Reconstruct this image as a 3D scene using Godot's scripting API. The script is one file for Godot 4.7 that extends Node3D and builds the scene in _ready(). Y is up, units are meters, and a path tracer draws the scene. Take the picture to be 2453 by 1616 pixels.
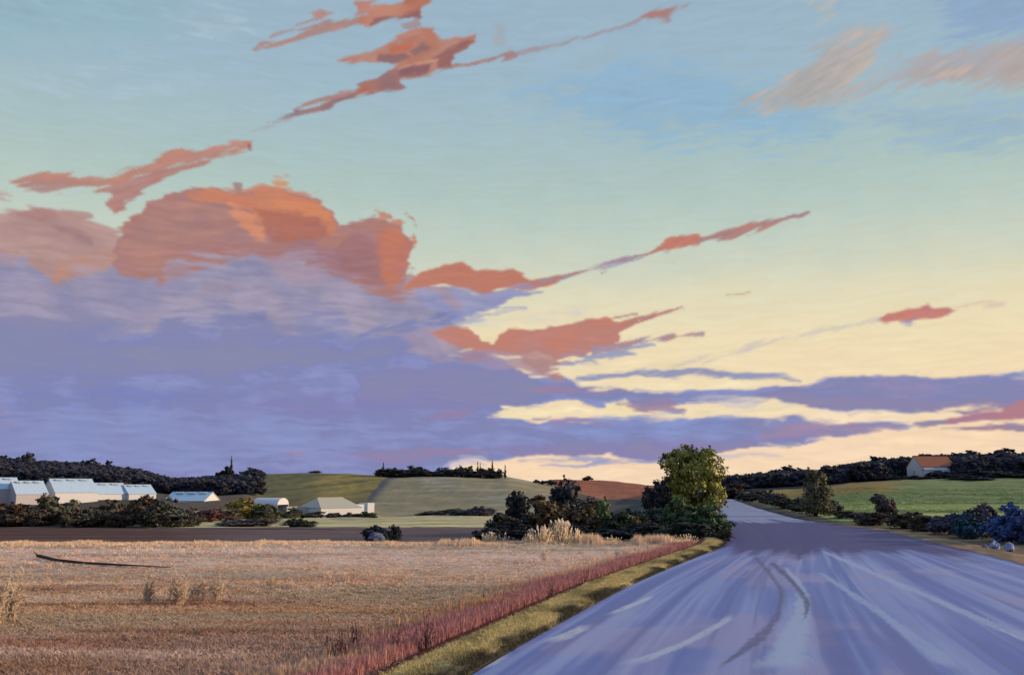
extends Node3D
# A country road bending past a dry field at dusk, glasshouses and wooded hills behind.

const GAIN := Vector3(1.5, 1.58, 1.75)          # pigment of a surface from the tone it shows under this dusk sky
const BEARINGS := [-760.1, -569.7, -500.0, -448.9, -411.8, -379.2, -337.4, -295.6, -277.1, -235.3, -174.9, -142.4, -58.8, -5.3, 48.1, 103.8, 154.9, 196.7, 238.5, 312.8, 354.6, 405.7, 461.5, 569.7, 758.7]
const DEPTHS := [0.0, 20.0, 37.0, 45.0, 60.0, 80.0, 110.0, 140.0, 170.0, 200.0, 230.0, 260.0, 300.0, 350.0, 400.0, 450.0, 520.0, 600.0, 800.0, 1200.0, 3200.0]
const HEIGHTS := [[0.0, 0.0, 0.0, -0.3, -0.87, -1.6, -2.7, -2.94, -3.18, -2.8, -2.43, -1.17, 3.09, 5.61, 8.97, 12.33, 10.27, 7.91, 6.84, 4.7, -6.0], [0.0, 0.0, 0.0, -0.3, -0.87, -1.6, -2.7, -2.94, -3.18, -2.8, -2.43, -1.17, 2.95, 5.61, 8.25, 10.88, 9.49, 7.91, 6.84, 4.7, -6.0], [0.0, 0.0, 0.0, -0.3, -0.87, -1.6, -2.7, -2.94, -3.18, -2.8, -2.43, -1.17, 2.67, 4.81, 7.12, 9.43, 8.08, 6.53, 5.56, 3.64, -6.0], [0.0, 0.0, 0.0, -0.3, -0.87, -1.6, -2.7, -2.94, -3.18, -2.8, -2.43, -1.17, 2.13, 4.01, 5.78, 7.56, 6.44, 5.15, 4.29, 2.58, -6.0], [0.0, 0.0, 0.0, -0.3, -0.87, -1.6, -2.7, -2.94, -3.18, -2.8, -2.43, -1.17, 0.75, 2.4, 3.74, 5.08, 4.47, 3.78, 3.02, 1.52, -6.0], [0.0, 0.0, 0.0, -0.3, -0.87, -1.6, -2.7, -2.94, -3.18, -2.8, -2.43, -1.17, -0.62, -0.16, 0.4, 0.96, 0.99, 1.03, 0.49, -0.6, -6.0], [0.0, 0.0, 0.0, -0.3, -0.87, -1.6, -2.7, -2.94, -3.18, -2.8, -2.43, -1.17, -0.89, 0.16, 1.07, 1.99, 2.18, 2.4, 1.75, 0.46, -6.0], [0.0, 0.0, 0.0, -0.3, -0.87, -1.6, -2.7, -2.94, -3.18, -2.8, -2.43, -1.17, -0.62, 1.44, 2.54, 3.64, 3.06, 2.4, 1.75, 0.46, -6.0], [0.0, 0.0, 0.0, -0.3, -0.87, -1.6, -2.7, -3.25, -3.79, -4.16, -4.1, -3.3, -1.03, 3.2, 6.99, 5.29, 3.3, 1.03, 0.49, -0.6, -6.0], [0.0, 0.0, 0.0, -0.3, -0.87, -1.6, -2.7, -3.25, -3.79, -4.16, -4.1, -3.3, -1.03, 3.2, 7.73, 6.12, 3.74, 1.03, 0.49, -0.6, -6.0], [0.0, 0.0, 0.0, -0.3, -0.87, -1.6, -2.7, -3.25, -3.79, -4.16, -4.1, -3.3, -1.03, 3.2, 7.17, 5.7, 3.52, 1.03, 0.49, -0.6, -6.0], [0.0, 0.0, 0.0, -0.3, -0.87, -1.6, -2.7, -3.25, -3.79, -4.16, -4.1, -3.3, -0.35, 3.68, 6.44, 5.29, 3.3, 1.03, 0.49, -0.6, -6.0], [0.0, 0.0, 0.0, -0.3, -0.87, -1.6, -2.7, -3.25, -3.79, -4.16, -4.1, -3.3, -0.35, 4.01, 6.44, 5.29, 3.3, 1.03, 0.49, -0.6, -6.0], [0.0, 0.0, 0.0, -0.3, -0.87, -1.6, -2.7, -3.25, -3.79, -4.16, -4.1, -3.3, -0.62, 3.2, 5.7, 4.46, 2.86, 1.03, 0.49, -0.6, -6.0], [0.0, 0.0, 0.0, -0.3, -0.87, -1.6, -2.7, -3.25, -3.79, -4.16, -4.1, -3.3, -2.4, -0.0, 1.67, 0.34, 1.92, 5.7, 2.4, 1.0, -6.0], [0.0, 0.0, 0.0, -0.3, -0.87, -1.6, -2.7, -3.25, -3.79, -4.16, -4.1, -3.3, -4.72, -4.79, -4.91, -4.8, -0.46, 5.15, 2.4, 1.0, -6.0], [0.0, 0.0, 0.0, -0.3, -0.87, -1.6, -2.7, -3.25, -3.79, -4.16, -4.1, -3.3, -4.72, -4.79, -4.91, -4.8, -1.88, 1.85, 0.57, -0.53, -6.0], [0.0, 0.0, 0.0, -0.07, -0.19, -0.2, -0.21, -0.26, -0.32, -0.21, -0.09, 0.02, 0.72, 1.6, 2.0, 2.4, 2.66, 2.95, 0.57, -0.53, -6.0], [0.0, 0.0, 0.0, 0.0, 0.0, 0.0, 0.0, 0.0, 0.0, 0.39, 0.56, 0.73, 1.3, 2.4, 2.81, 3.23, 2.69, 2.09, 0.57, -0.53, -6.0], [0.0, 0.0, 0.0, 0.0, 0.0, 0.0, 0.04, 0.36, 0.69, 1.12, 1.52, 1.92, 2.95, 4.65, 3.94, 3.23, 2.69, 2.09, 0.57, -0.53, -6.0], [0.0, 0.0, 0.0, 0.0, 0.0, 0.09, 0.24, 0.8, 1.54, 2.13, 2.29, 2.88, 3.23, 3.23, 3.23, 3.23, 2.69, 2.09, 0.57, -0.53, -6.0], [0.0, 0.0, 0.0, 0.0, 0.0, 0.14, 0.49, 1.18, 2.01, 2.77, 3.45, 4.79, 5.71, 4.88, 4.05, 3.23, 2.69, 2.09, 0.57, -0.53, -6.0], [0.0, 0.0, 0.0, 0.0, 0.0, 0.14, 0.49, 1.18, 2.09, 3.13, 4.09, 6.22, 6.81, 5.61, 4.42, 3.23, 2.69, 2.09, 0.57, -0.53, -6.0], [0.0, 0.0, 0.0, 0.0, 0.0, 0.14, 0.49, 1.18, 2.09, 3.32, 4.72, 7.18, 7.92, 6.35, 4.79, 3.23, 2.69, 2.09, 0.57, -0.53, -6.0], [0.0, 0.0, 0.0, 0.0, 0.0, 0.14, 0.49, 1.18, 2.09, 3.32, 4.72, 7.42, 8.19, 6.54, 4.88, 3.23, 2.69, 2.09, 0.57, -0.53, -6.0]]
const ROAD_LEFT := [[-8, -5.6], [0, -3.7], [11.9, -0.53], [21.8, 2.77], [28.6, 5.48], [35.8, 8.45], [48, 11.4], [62, 14.2], [88, 18.6], [120, 24.6], [170, 34.0], [300, 58]]
const ROAD_RIGHT := [[-8, 8.2], [0, 10.0], [27.7, 15.77], [46.3, 19.45], [62.8, 19.78], [92.3, 25.01], [175.0, 41.33], [300, 66.5]]

var rng := RandomNumberGenerator.new()
var soil := FastNoiseLite.new()
var band := FastNoiseLite.new()
var fine := FastNoiseLite.new()
var used := {}
var mats := {}
var tufts := {}

# ------------------------------------------------------------------ helpers
func pig(r: float, g: float, b: float) -> Color:
	var c := Color(r / 255.0, g / 255.0, b / 255.0).srgb_to_linear()
	c = Color(c.r * GAIN.x, c.g * GAIN.y, c.b * GAIN.z)
	var most := maxf(c.r, maxf(c.g, c.b))
	if most > 0.82:
		c = Color(c.r * 0.82 / most, c.g * 0.82 / most, c.b * 0.82 / most)
	return Color(maxf(c.r, 0.012), maxf(c.g, 0.012), maxf(c.b, 0.012))

func numbered(called: String) -> String:
	var n: int = used.get(called, 0)
	used[called] = n + 1
	return called if n == 0 else "%s_%03d" % [called, n]

func thing(called: String, label: String, category: String, at: Vector3, turn := 0.0, group := "") -> Node3D:
	var o := Node3D.new()
	o.name = numbered(called)
	add_child(o)
	o.position = at
	o.rotation.y = turn
	o.set_meta("label", label)
	o.set_meta("category", category)
	if group != "":
		o.set_meta("group", group)
	return o

func part(called: String, mesh: Mesh, mat: Material, parent: Node3D) -> MeshInstance3D:
	var o := MeshInstance3D.new()
	o.name = called
	o.mesh = mesh
	o.material_override = mat
	parent.add_child(o, true)
	return o

func structure(called: String, mesh: Mesh, mat: Material) -> MeshInstance3D:
	var o := part(numbered(called), mesh, mat, self)
	o.set_meta("kind", "structure")
	return o

func matte(key: String, rough := 0.9, vertex := true, col := Color.WHITE, grain: Texture2D = null, scale := 1.0, bumps: Texture2D = null, deep := 1.0) -> StandardMaterial3D:
	if mats.has(key):
		return mats[key]
	var m := StandardMaterial3D.new()
	m.roughness = rough
	m.vertex_color_use_as_albedo = vertex
	m.albedo_color = col if vertex else col.linear_to_srgb()
	m.metallic_specular = 0.3
	if grain or bumps:
		m.uv1_triplanar = true
		m.uv1_world_triplanar = true
		m.uv1_scale = Vector3.ONE * scale
	if grain:
		m.albedo_texture = grain
	if bumps:
		m.normal_enabled = true
		m.normal_texture = bumps
		m.normal_scale = deep
	mats[key] = m
	return m

func grain_texture(freq: float, low: float, high: float, seed_: int, normal := false, octaves := 5) -> NoiseTexture2D:
	var n := FastNoiseLite.new()
	n.seed = seed_
	n.frequency = freq
	n.noise_type = FastNoiseLite.TYPE_SIMPLEX_SMOOTH
	n.fractal_octaves = octaves
	var t := NoiseTexture2D.new()
	t.width = 512
	t.height = 512
	t.seamless = true
	t.noise = n
	if normal:
		t.as_normal_map = true
		t.bump_strength = 6.0
	else:
		var g := Gradient.new()
		g.set_color(0, Color(low, low, low))
		g.set_color(1, Color(high, high, high))
		t.color_ramp = g
	return t

func mesh_of(v: PackedVector3Array, n: PackedVector3Array, c: PackedColorArray, idx := PackedInt32Array()) -> ArrayMesh:
	var a := []
	a.resize(Mesh.ARRAY_MAX)
	a[Mesh.ARRAY_VERTEX] = v
	a[Mesh.ARRAY_NORMAL] = n
	if c.size() > 0:
		a[Mesh.ARRAY_COLOR] = c
	if idx.size() > 0:
		a[Mesh.ARRAY_INDEX] = idx
	var m := ArrayMesh.new()
	m.add_surface_from_arrays(Mesh.PRIMITIVE_TRIANGLES, a)
	return m

func along(t: Array, d: float) -> float:
	for i in t.size() - 1:
		if d <= t[i + 1][0]:
			var a: Array = t[i]
			var b: Array = t[i + 1]
			return lerpf(a[1], b[1], (d - a[0]) / (b[0] - a[0]))
	return t[t.size() - 1][1]

func smooth_along(t: Array, d: float) -> float:
	return (along(t, d - 3.0) + along(t, d - 1.0) + along(t, d) + along(t, d + 1.0) + along(t, d + 3.0)) / 5.0

func ground_h(x: float, z: float) -> float:
	var az := atan2(x, -z)
	var r := sqrt(x * x + z * z)
	var ac := clampf(az, -0.645, 0.645)
	var b := 1000.0 * tan(ac)
	var d := r * cos(ac)
	var i := 0
	while i < BEARINGS.size() - 2 and b > BEARINGS[i + 1]:
		i += 1
	var j := 0
	while j < DEPTHS.size() - 2 and d > DEPTHS[j + 1]:
		j += 1
	var u: float = clampf((b - BEARINGS[i]) / (BEARINGS[i + 1] - BEARINGS[i]), 0.0, 1.0)
	var v: float = clampf((d - DEPTHS[j]) / (DEPTHS[j + 1] - DEPTHS[j]), 0.0, 1.0)
	var h: float = lerpf(lerpf(HEIGHTS[i][j], HEIGHTS[i][j + 1], v), lerpf(HEIGHTS[i + 1][j], HEIGHTS[i + 1][j + 1], v), u)
	if absf(az) > 0.645:
		h = lerpf(h, 0.0, clampf((absf(az) - 0.645) / 2.0, 0.0, 1.0))
	return h

func on_ground(x: float, z: float, sink := 0.0) -> Vector3:
	return Vector3(x, ground_h(x, z) - sink, z)

func mix(a: Color, b: Color, t: float) -> Color:
	return a.lerp(b, clampf(t, 0.0, 1.0))

func step_(a: float, b: float, x: float) -> float:
	var t := clampf((x - a) / (b - a), 0.0, 1.0)
	return t * t * (3.0 - 2.0 * t)

# ------------------------------------------------------------------ sky
const AIR := [[0, 250, 218, 186], [2.6, 247, 219, 186], [5.3, 244, 221, 184], [7.7, 240, 220, 182], [9.6, 236, 221, 184], [11.8, 224, 218, 188], [13.7, 206, 211, 192], [16.3, 188, 204, 194], [19, 174, 196, 192], [21.6, 167, 191, 196], [25.4, 158, 184, 200], [30, 154, 180, 198], [45, 140, 172, 204], [90, 122, 156, 200]]
func air(el: float, az: float) -> Color:
	var i := 0
	while i < AIR.size() - 2 and el > AIR[i + 1][0]:
		i += 1
	var a: Array = AIR[i]
	var b: Array = AIR[i + 1]
	var t := clampf((el - a[0]) / (b[0] - a[0]), 0.0, 1.0)
	return Color(lerpf(a[1], b[1], t), lerpf(a[2], b[2], t), lerpf(a[3], b[3], t)) / 255.0

# each cloud mass: outline (azimuth, elevation in degrees), two tones, edge softness, raggedness, dryness, slant, density
const CLOUDS := [
[[-29.02,22.76,-24.96,24.09,-21.05,24.6,-21.75,23.78,-25.79,22.55,-29.41,22.12],[178,196,207],[159,184,198],0.786,0.59,1.2,0,0.55],
[[-22.74,27.12,-19.74,27.95,-17.89,27.86,-18.64,27.18,-21.96,26.68],[174,194,205],[174,194,205],0.655,0.491,1.2,0,0.5],
[[0.67,24.63,7.83,26.41,16.04,24.76,20.6,22.75,20.98,20.76,7.73,22.17],[135,175,207],[135,175,207],1.572,0.786,0.8,0,0.6],
[[22.32,22.27,34.45,20.49,35.21,18.35,26.86,19.43],[145,173,201],[145,173,201],1.31,0.786,0.8,0,0.6],
[[-38.1,26.68,-21.74,30.67,-21.98,27.02,-37.59,22.29],[145,178,191],[145,178,191],1.572,0.786,0.8,0,0.6],
[[25.3,29.12,37.03,26.19,36.64,22.76,28.51,25.35],[136,161,197],[136,161,197],1.572,0.786,0.8,0,0.7],
[[15.18,23.48,16.79,23.8,18.4,24.48,20.28,25.65,22.62,26.46,24.37,26.66,24.8,25.98,23.53,25.38,23.36,24.71,22.44,24.03,23.14,23.45,21.38,23.0,19.59,22.78],[176,168,166],[188,173,163],0.681,0.511,0.7,1,0.85],
[[22.14,23.2,23.89,23.69,25.39,24.36,27.75,24.49,30.64,24.26,36.75,23.78,37.4,21.08,32.12,21.76,28.26,22.57,26.0,23.1,23.85,23.18],[182,166,162],[170,166,172],0.681,0.472,0.7,1,0.85],
[[26.98,23.66,28.8,23.49,28.76,23.09,27.4,23.21],[200,175,162],[200,175,162],0.472,0.275,0.7,1,0.7],
[[19.97,28.72,21.77,28.65,21.45,27.71,20.3,27.75],[176,180,176],[176,180,176],0.681,0.393,0.8,1,0.7],
[[-1.36,26.98,2.68,27.62,5.86,28.26,9.59,29.16,12.43,29.39,12.44,29.35,9.64,29.02,5.9,28.14,2.73,27.43,-1.33,26.84],[160,140,148],[160,140,148],0.131,0.158,1.6,1,0.75],
[[9.19,29.07,10.76,29.38,11.88,29.47,10.73,28.76,9.6,28.8],[176,123,117],[156,130,133],0.183,0.197,1.2,1,0.9],
[[-1.05,27.16,0.1,27.36,0.27,26.97,-0.48,26.72],[169,127,122],[156,132,137],0.183,0.197,1.3,1,0.9],
[[-1.35,28.8,-0.6,28.76,-0.48,27.6,-1.17,27.55],[165,160,165],[165,160,165],0.262,0.158,1.4,0,0.5],
[[-17.55,26.35,-15.23,27.36,-12.83,28.22,-10.1,29.25,-9.86,28.68,-12.65,27.73,-15.12,27.05,-17.52,26.26],[177,135,126],[156,130,133],0.131,0.235,1.5,1,0.95],
[[-16.27,27.24,-14.43,28.15,-12.82,28.9,-12.73,28.74,-14.37,28.03,-16.24,27.2],[167,136,133],[167,136,133],0.105,0.158,1.6,1,0.7],
[[-13.87,28.57,-13.2,28.92,-12.22,28.87,-13.04,28.56],[176,135,126],[176,135,126],0.131,0.158,1.3,1,0.8],
[[-10.92,28.56,-9.71,29.32,-8.58,29.72,-6.6,30.77,-4.87,31.31,-5.71,29.83,-6.22,29.62,-6.22,29.24,-7.7,28.93,-9.4,28.63,-9.96,28.44],[178,116,99],[187,133,115],0.157,0.275,0.7,1,1.0],
[[-9.85,28.5,-9.41,28.86,-7.14,29.19,-6.46,29.66,-6.22,29.19,-7.99,28.91,-9.12,28.74],[142,103,106],[142,103,106],0.131,0.197,0.7,1,1.0],
[[-10.85,29.7,-9.44,29.9,-9.98,29.15,-10.5,29.21],[182,131,118],[182,131,118],0.157,0.197,1.0,1,1.0],
[[-7.69,28.59,-6.55,28.94,-6.2,28.48,-7.11,28.24],[161,137,139],[161,137,139],0.131,0.197,1.6,1,0.8],
[[-11.78,26.28,-10.74,26.7,-9.22,27.25,-7.68,27.97,-6.4,28.42,-5.54,28.55,-5.45,28.08,-4.87,27.95,-3.66,28.14,-2.36,28.36,-2.56,27.82,-3.65,27.36,-4.45,26.8,-4.15,26.27,-5.01,26.09,-6.48,25.64,-7.61,25.44,-8.45,25.14,-7.92,26.4,-8.49,26.61,-10.17,26.26,-11.28,26.18],[183,124,107],[179,135,123],0.131,0.275,0.8,1,1.0],
[[-9.18,26.96,-7.65,27.05,-6.96,26.8,-8.2,26.39,-9.22,26.57],[144,107,108],[144,107,108],0.157,0.197,0.7,1,1.0],
[[-7.09,27.23,-6.24,27.7,-5.55,27.59,-5.66,27.24,-6.65,26.86],[147,112,112],[147,112,112],0.157,0.197,0.7,1,1.0],
[[-5.54,26.76,-4.51,27.33,-3.08,27.96,-2.62,27.92,-3.93,27.06,-4.33,26.56,-4.15,26.27,-5.07,26.09],[149,103,101],[149,103,101],0.157,0.197,0.7,1,1.0],
[[-7.9,25.86,-7.07,26.35,-5.64,26.46,-5.81,25.96,-7.61,25.48],[140,101,106],[140,101,106],0.157,0.197,0.7,1,1.0],
[[-8.19,25.9,-6.5,26.47,-5.36,26.62,-5.93,26.45,-7.63,26.03],[194,141,121],[194,141,121],0.157,0.197,0.8,1,1.0],
[[-8.37,27.4,-6.96,27.77,-7.2,27.22,-8.22,27.07],[184,112,89],[184,112,89],0.157,0.197,0.7,1,1.0],
[[-7.37,25.14,-9.09,24.57,-10.56,24.08,-12.77,23.41,-14.65,22.82,-14.74,23.05,-12.9,23.78,-10.75,24.53,-9.48,25.32,-7.86,26.12],[174,121,110],[145,110,114],0.131,0.275,1.1,1,1.0],
[[-10.65,24.48,-13.05,23.71,-14.68,23.09,-14.73,23.17,-13.18,24.03,-10.69,24.63],[166,126,122],[166,126,122],0.105,0.158,1.5,1,0.9],
[[-12.0,23.91,-14.11,22.92,-16.24,22.14,-16.27,22.23,-14.21,23.14,-12.05,24.0],[164,125,121],[146,122,128],0.105,0.158,1.3,1,0.95],
[[-10.34,24.68,-9.73,24.87,-9.55,24.58,-10.22,24.39],[186,109,92],[186,109,92],0.105,0.158,0.8,1,1.0],
[[-4.18,26.41,-2.8,26.67,-1.07,26.97,-1.04,26.85,-2.76,26.52,-4.13,26.22],[165,121,114],[165,121,114],0.105,0.158,1.5,1,0.9],
[[-17.54,21.2,-16.26,21.89,-14.69,22.47,-14.66,22.4,-16.21,21.78,-17.49,21.12],[170,150,150],[170,150,150],0.131,0.158,1.7,1,0.5],
[[-30.69,16.96,-28.57,17.63,-25.9,17.69,-23.99,18.85,-21.82,19.83,-19.82,20.26,-18.28,20.65,-17.29,20.81,-17.27,20.57,-18.22,20.42,-19.68,19.69,-21.61,19.15,-23.67,18.11,-25.82,17.18,-28.53,17.02,-30.64,16.64],[177,135,126],[187,131,117],0.157,0.275,1.2,1,0.95],
[[-26.28,16.94,-24.49,17.86,-22.65,18.83,-20.23,19.62,-19.48,19.61,-21.42,18.74,-22.58,17.86,-23.96,16.96,-24.64,16.63,-24.47,16.16,-25.14,15.79,-25.54,16.27,-25.16,16.8],[178,125,114],[174,133,128],0.157,0.235,0.9,1,1.0],
[[-30.24,16.78,-28.11,17.35,-26.31,17.37,-28.06,16.74,-29.8,16.57],[170,130,126],[170,130,126],0.157,0.197,1.3,1,0.8],
[[-17.49,20.77,-17.23,20.84,-17.21,20.45,-17.47,20.47],[152,103,103],[152,103,103],0.105,0.079,0.7,0,0.9],
[[-36.89,15.81,-31.87,16.28,-30.6,16.02,-32.17,15.08,-36.78,14.74],[181,152,147],[181,152,147],0.472,0.393,1.2,0,0.7],
[[-37.84,11.08,-32.64,11.34,-29.41,11.96,-26.31,11.32,-23.31,10.84,-21.21,11.51,-17.86,13.28,-12.69,13.08,-6.77,12.24,-5.13,12.54,-1.83,12.18,2.03,12.58,-1.28,11.38,-3.19,10.55,-4.01,10.09,-5.09,9.72,-4.26,8.39,-1.81,8.54,1.45,6.93,3.08,6.79,5.23,6.1,15.17,5.91,20.12,6.38,23.63,6.23,26.1,6.35,30.17,6.09,36.75,6.0,36.93,4.25,30.03,4.42,25.72,4.19,20.01,4.37,15.14,5.13,8.93,4.85,1.98,5.18,-1.79,4.24,4.66,3.96,17.57,4.05,22.77,3.67,24.56,3.33,20.86,2.72,14.0,2.18,10.4,1.56,4.63,1.84,0.63,1.58,-2.84,1.42,-3.64,1.05,-3.61,-2.08,-36.56,-1.68],[129,134,181],[137,144,191],0.21,0.432,0.8,0,1.0],
[[-38.02,12.79,-29.94,13.31,-28.35,12.08,-25.92,12.09,-23.67,12.8,-21.71,11.72,-18.89,13.72,-14.32,14.3,-8.94,12.44,-6.77,12.24,-4.59,12.55,0.92,12.32,-3.75,11.09,-7.79,9.54,-11.51,9.44,-21.55,9.22,-37.49,7.66],[147,144,172],[160,152,172],0.524,0.59,0.8,0,1.0],
[[-37.89,11.51,-30.05,12.12,-27.62,11.19,-26.36,12.05,-24.03,11.28,-22.81,10.38,-23.88,9.06,-28.24,8.02,-37.43,7.02],[133,134,172],[133,134,172],0.629,0.59,0.8,0,0.8],
[[-21.86,10.33,-21.19,11.13,-18.74,10.92,-16.75,11.3,-15.46,10.85,-15.15,9.56,-15.61,8.5,-22.43,8.16],[129,132,176],[137,140,181],0.262,0.354,0.7,0,0.9],
[[-13.77,10.4,-12.61,10.85,-10.77,11.0,-10.41,9.6,-13.6,9.36],[135,138,179],[135,138,179],0.314,0.275,0.7,0,0.8],
[[-21.63,10.42,-20.72,10.48,-20.79,9.26,-21.63,8.96],[120,122,168],[120,122,168],0.183,0.158,0.6,0,0.7],
[[-18.16,9.41,-16.91,9.22,-16.32,8.57,-18.36,8.43],[112,113,160],[112,113,160],0.21,0.197,0.6,0,0.7],
[[-37.54,8.09,-29.15,8.78,-26.97,8.35,-22.9,8.23,-16.13,8.68,-8.84,8.71,-7.22,8.21,-14.03,7.25,-20.93,6.73,-27.67,6.14,-37.32,5.95],[100,101,151],[110,113,160],0.576,0.511,0.8,0,0.95],
[[-37.58,8.52,-30.01,9.06,-28.49,8.48,-29.44,7.22,-37.36,6.38],[89,91,145],[89,91,145],0.681,0.511,0.8,0,0.7],
[[-23.35,7.96,-16.62,8.56,-13.03,8.2,-7.76,8.15,-17.54,6.87,-23.06,7.08],[95,95,145],[95,95,145],0.367,0.393,1.0,0,0.8],
[[-28.84,4.9,-23.64,5.46,-16.49,5.61,-17.45,5.02,-24.93,4.46,-28.8,4.38],[112,120,176],[112,120,176],0.419,0.393,1.1,0,0.6],
[[-9.85,6.83,-4.52,7.71,0.64,7.33,2.53,5.98,0.36,5.18,-6.09,4.62,-9.81,5.24],[106,105,156],[114,111,160],0.419,0.472,0.8,0,0.9],
[[-20.32,4.36,-12.41,5.32,-6.1,5.69,-1.26,5.32,-6.09,4.62,-16.41,4.07],[127,122,174],[127,122,174],0.419,0.472,1.1,0,0.6],
[[-37.1,3.71,-25.79,4.19,-17.4,4.05,-8.71,3.4,-12.3,2.06,-23.36,1.21,-36.88,1.48],[141,149,197],[133,144,193],0.786,0.59,0.8,0,0.7],
[[-37.28,5.52,-31.29,5.01,-29.32,3.24,-31.11,2.95,-37.07,3.39],[150,130,160],[150,130,160],0.524,0.393,1.0,0,0.4],
[[-18.97,15.24,-15.87,14.2,-11.67,14.18,-8.94,12.44,-11.04,11.04,-15.76,11.87,-17.81,12.26,-20.97,11.53,-22.25,12.68],[151,151,179],[166,156,172],0.472,0.511,0.9,0,0.7],
[[-38.02,12.79,-29.5,13.13,-26.44,13.01,-23.44,12.82,-21.31,13.01,-16.92,14.64,-11.65,13.66,-7.31,12.49,-4.04,12.56,-5.11,10.66,-14.18,10.91,-23.93,9.8,-37.58,8.52],[145,142,172],[158,150,174],0.629,0.472,0.7,0,1.0],
[[-38.22,14.69,-30.94,15.09,-30.11,15.26,-29.28,15.61,-28.21,15.86,-27.31,15.6,-25.92,15.13,-24.62,14.68,-24.22,13.98,-24.36,12.73,-25.93,12.33,-26.62,12.5,-28.06,11.15,-28.54,11.82,-29.48,12.9,-30.05,12.12,-37.93,11.94],[175,142,140],[181,148,143],0.21,0.432,0.9,0,1.0],
[[-28.27,11.13,-27.95,12.6,-26.47,13.49,-24.91,13.91,-24.2,13.74,-24.59,12.71,-25.93,12.33,-26.79,11.81],[190,141,123],[180,144,139],0.314,0.314,1.1,0,0.85],
[[-28.56,14.79,-27.22,14.56,-26.19,14.25,-25.76,13.67,-26.73,13.99,-27.87,14.38],[155,122,127],[155,122,127],0.183,0.158,1.0,0,0.7],
[[-30.29,14.95,-29.49,15.54,-28.64,15.75,-27.95,15.33,-29.0,14.76],[172,131,129],[172,131,129],0.183,0.235,1.0,0,0.9],
[[-27.74,15.45,-26.64,15.74,-26.22,15.55,-26.83,15.28],[171,136,133],[171,136,133],0.157,0.197,1.4,0,0.8],
[[-24.72,14.54,-24.11,15.71,-22.99,16.68,-22.04,17.04,-20.86,17.62,-19.39,18.07,-17.86,18.12,-16.06,18.24,-14.22,18.13,-12.88,18.07,-11.91,17.3,-11.34,16.16,-10.41,16.66,-8.92,17.09,-7.68,16.46,-6.69,15.49,-6.85,13.84,-7.09,12.23,-8.39,12.06,-9.74,12.41,-11.1,12.89,-13.24,13.58,-14.31,14.25,-15.86,13.99,-17.15,14.21,-17.89,13.74,-18.86,13.21,-20.55,12.57,-21.74,12.22,-22.09,11.69,-22.47,12.41,-24.09,12.17,-24.69,12.7],[176,127,119],[166,125,126],0.131,0.314,0.7,0,1.0],
[[-24.27,14.71,-23.2,16.31,-21.3,16.77,-19.09,17.25,-18.0,15.83,-19.47,15.19,-21.13,14.04,-21.77,12.72,-23.4,12.33,-24.4,13.22],[166,127,125],[177,131,121],0.367,0.432,0.9,0,0.85],
[[-21.08,17.29,-19.38,18.02,-18.12,18.05,-16.06,18.19,-13.95,18.1,-12.74,17.98,-11.76,16.79,-11.4,15.77,-12.52,15.45,-14.37,15.59,-15.92,15.23,-16.48,16.21,-17.29,16.91,-18.57,17.05,-20.32,16.88],[203,134,108],[195,126,101],0.262,0.393,0.9,0,0.95],
[[-16.52,16.97,-14.96,17.1,-12.83,16.73,-11.99,15.74,-13.29,14.88,-15.12,14.89,-15.93,15.48],[178,114,97],[167,111,102],0.262,0.314,0.8,0,0.9],
[[-18.58,17.3,-17.29,16.91,-16.47,15.96,-15.91,14.97,-16.94,15.15,-18.01,16.08],[214,142,109],[214,142,109],0.236,0.235,1.0,0,0.8],
[[-15.63,17.4,-13.94,17.84,-12.59,17.52,-12.02,16.52,-13.63,16.88],[210,136,102],[210,136,102],0.236,0.275,1.0,0,0.85],
[[-19.41,14.19,-17.94,14.82,-14.34,14.82,-12.74,14.39,-14.31,14.04,-16.89,14.07,-18.63,13.54],[168,119,114],[168,119,114],0.236,0.275,0.9,0,0.85],
[[-14.6,14.8,-13.58,15.59,-11.96,14.69,-10.08,14.78,-9.5,13.48,-11.1,12.94,-13.24,13.58],[158,121,131],[158,121,131],0.262,0.314,0.8,0,0.8],
[[-8.89,15.89,-7.94,16.24,-6.89,15.59,-6.81,14.37,-7.32,12.76,-8.13,12.47,-8.84,13.77],[195,124,101],[184,118,105],0.236,0.275,0.9,0,0.95],
[[-11.69,14.71,-10.38,15.82,-8.87,15.1,-8.4,12.72,-9.75,12.55,-10.85,13.43],[159,115,118],[159,115,118],0.262,0.275,0.8,0,0.8],
[[-9.07,17.35,-8.38,17.27,-7.27,16.58,-7.68,16.57,-8.65,16.95],[191,133,115],[191,133,115],0.131,0.158,1.1,1,0.9],
[[-7.03,17.22,-6.64,17.02,-6.44,16.45,-6.74,16.65],[182,133,118],[182,133,118],0.131,0.158,1.2,0,0.8],
[[-6.84,15.83,-6.51,16.02,-6.49,15.12,-6.77,15.27],[196,132,107],[196,132,107],0.131,0.158,1.0,0,0.85],
[[-15.95,18.65,-15.04,18.78,-14.44,18.37,-15.54,18.33],[211,146,111],[211,146,111],0.157,0.158,1.0,0,0.9],
[[-15.84,19.07,-14.84,19.15,-15.05,18.98,-15.7,18.93],[206,145,116],[206,145,116],0.131,0.118,1.1,0,0.9],
[[-18.12,18.2,-18.23,18.34,-17.75,18.44,-17.86,18.07],[155,122,119],[155,122,119],0.131,0.118,1.2,0,0.8],
[[-8.13,12.47,-6.66,13.58,-6.23,12.52,-7.29,11.42,-8.11,11.67],[175,127,125],[165,132,141],0.262,0.275,1.0,0,0.85],
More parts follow.
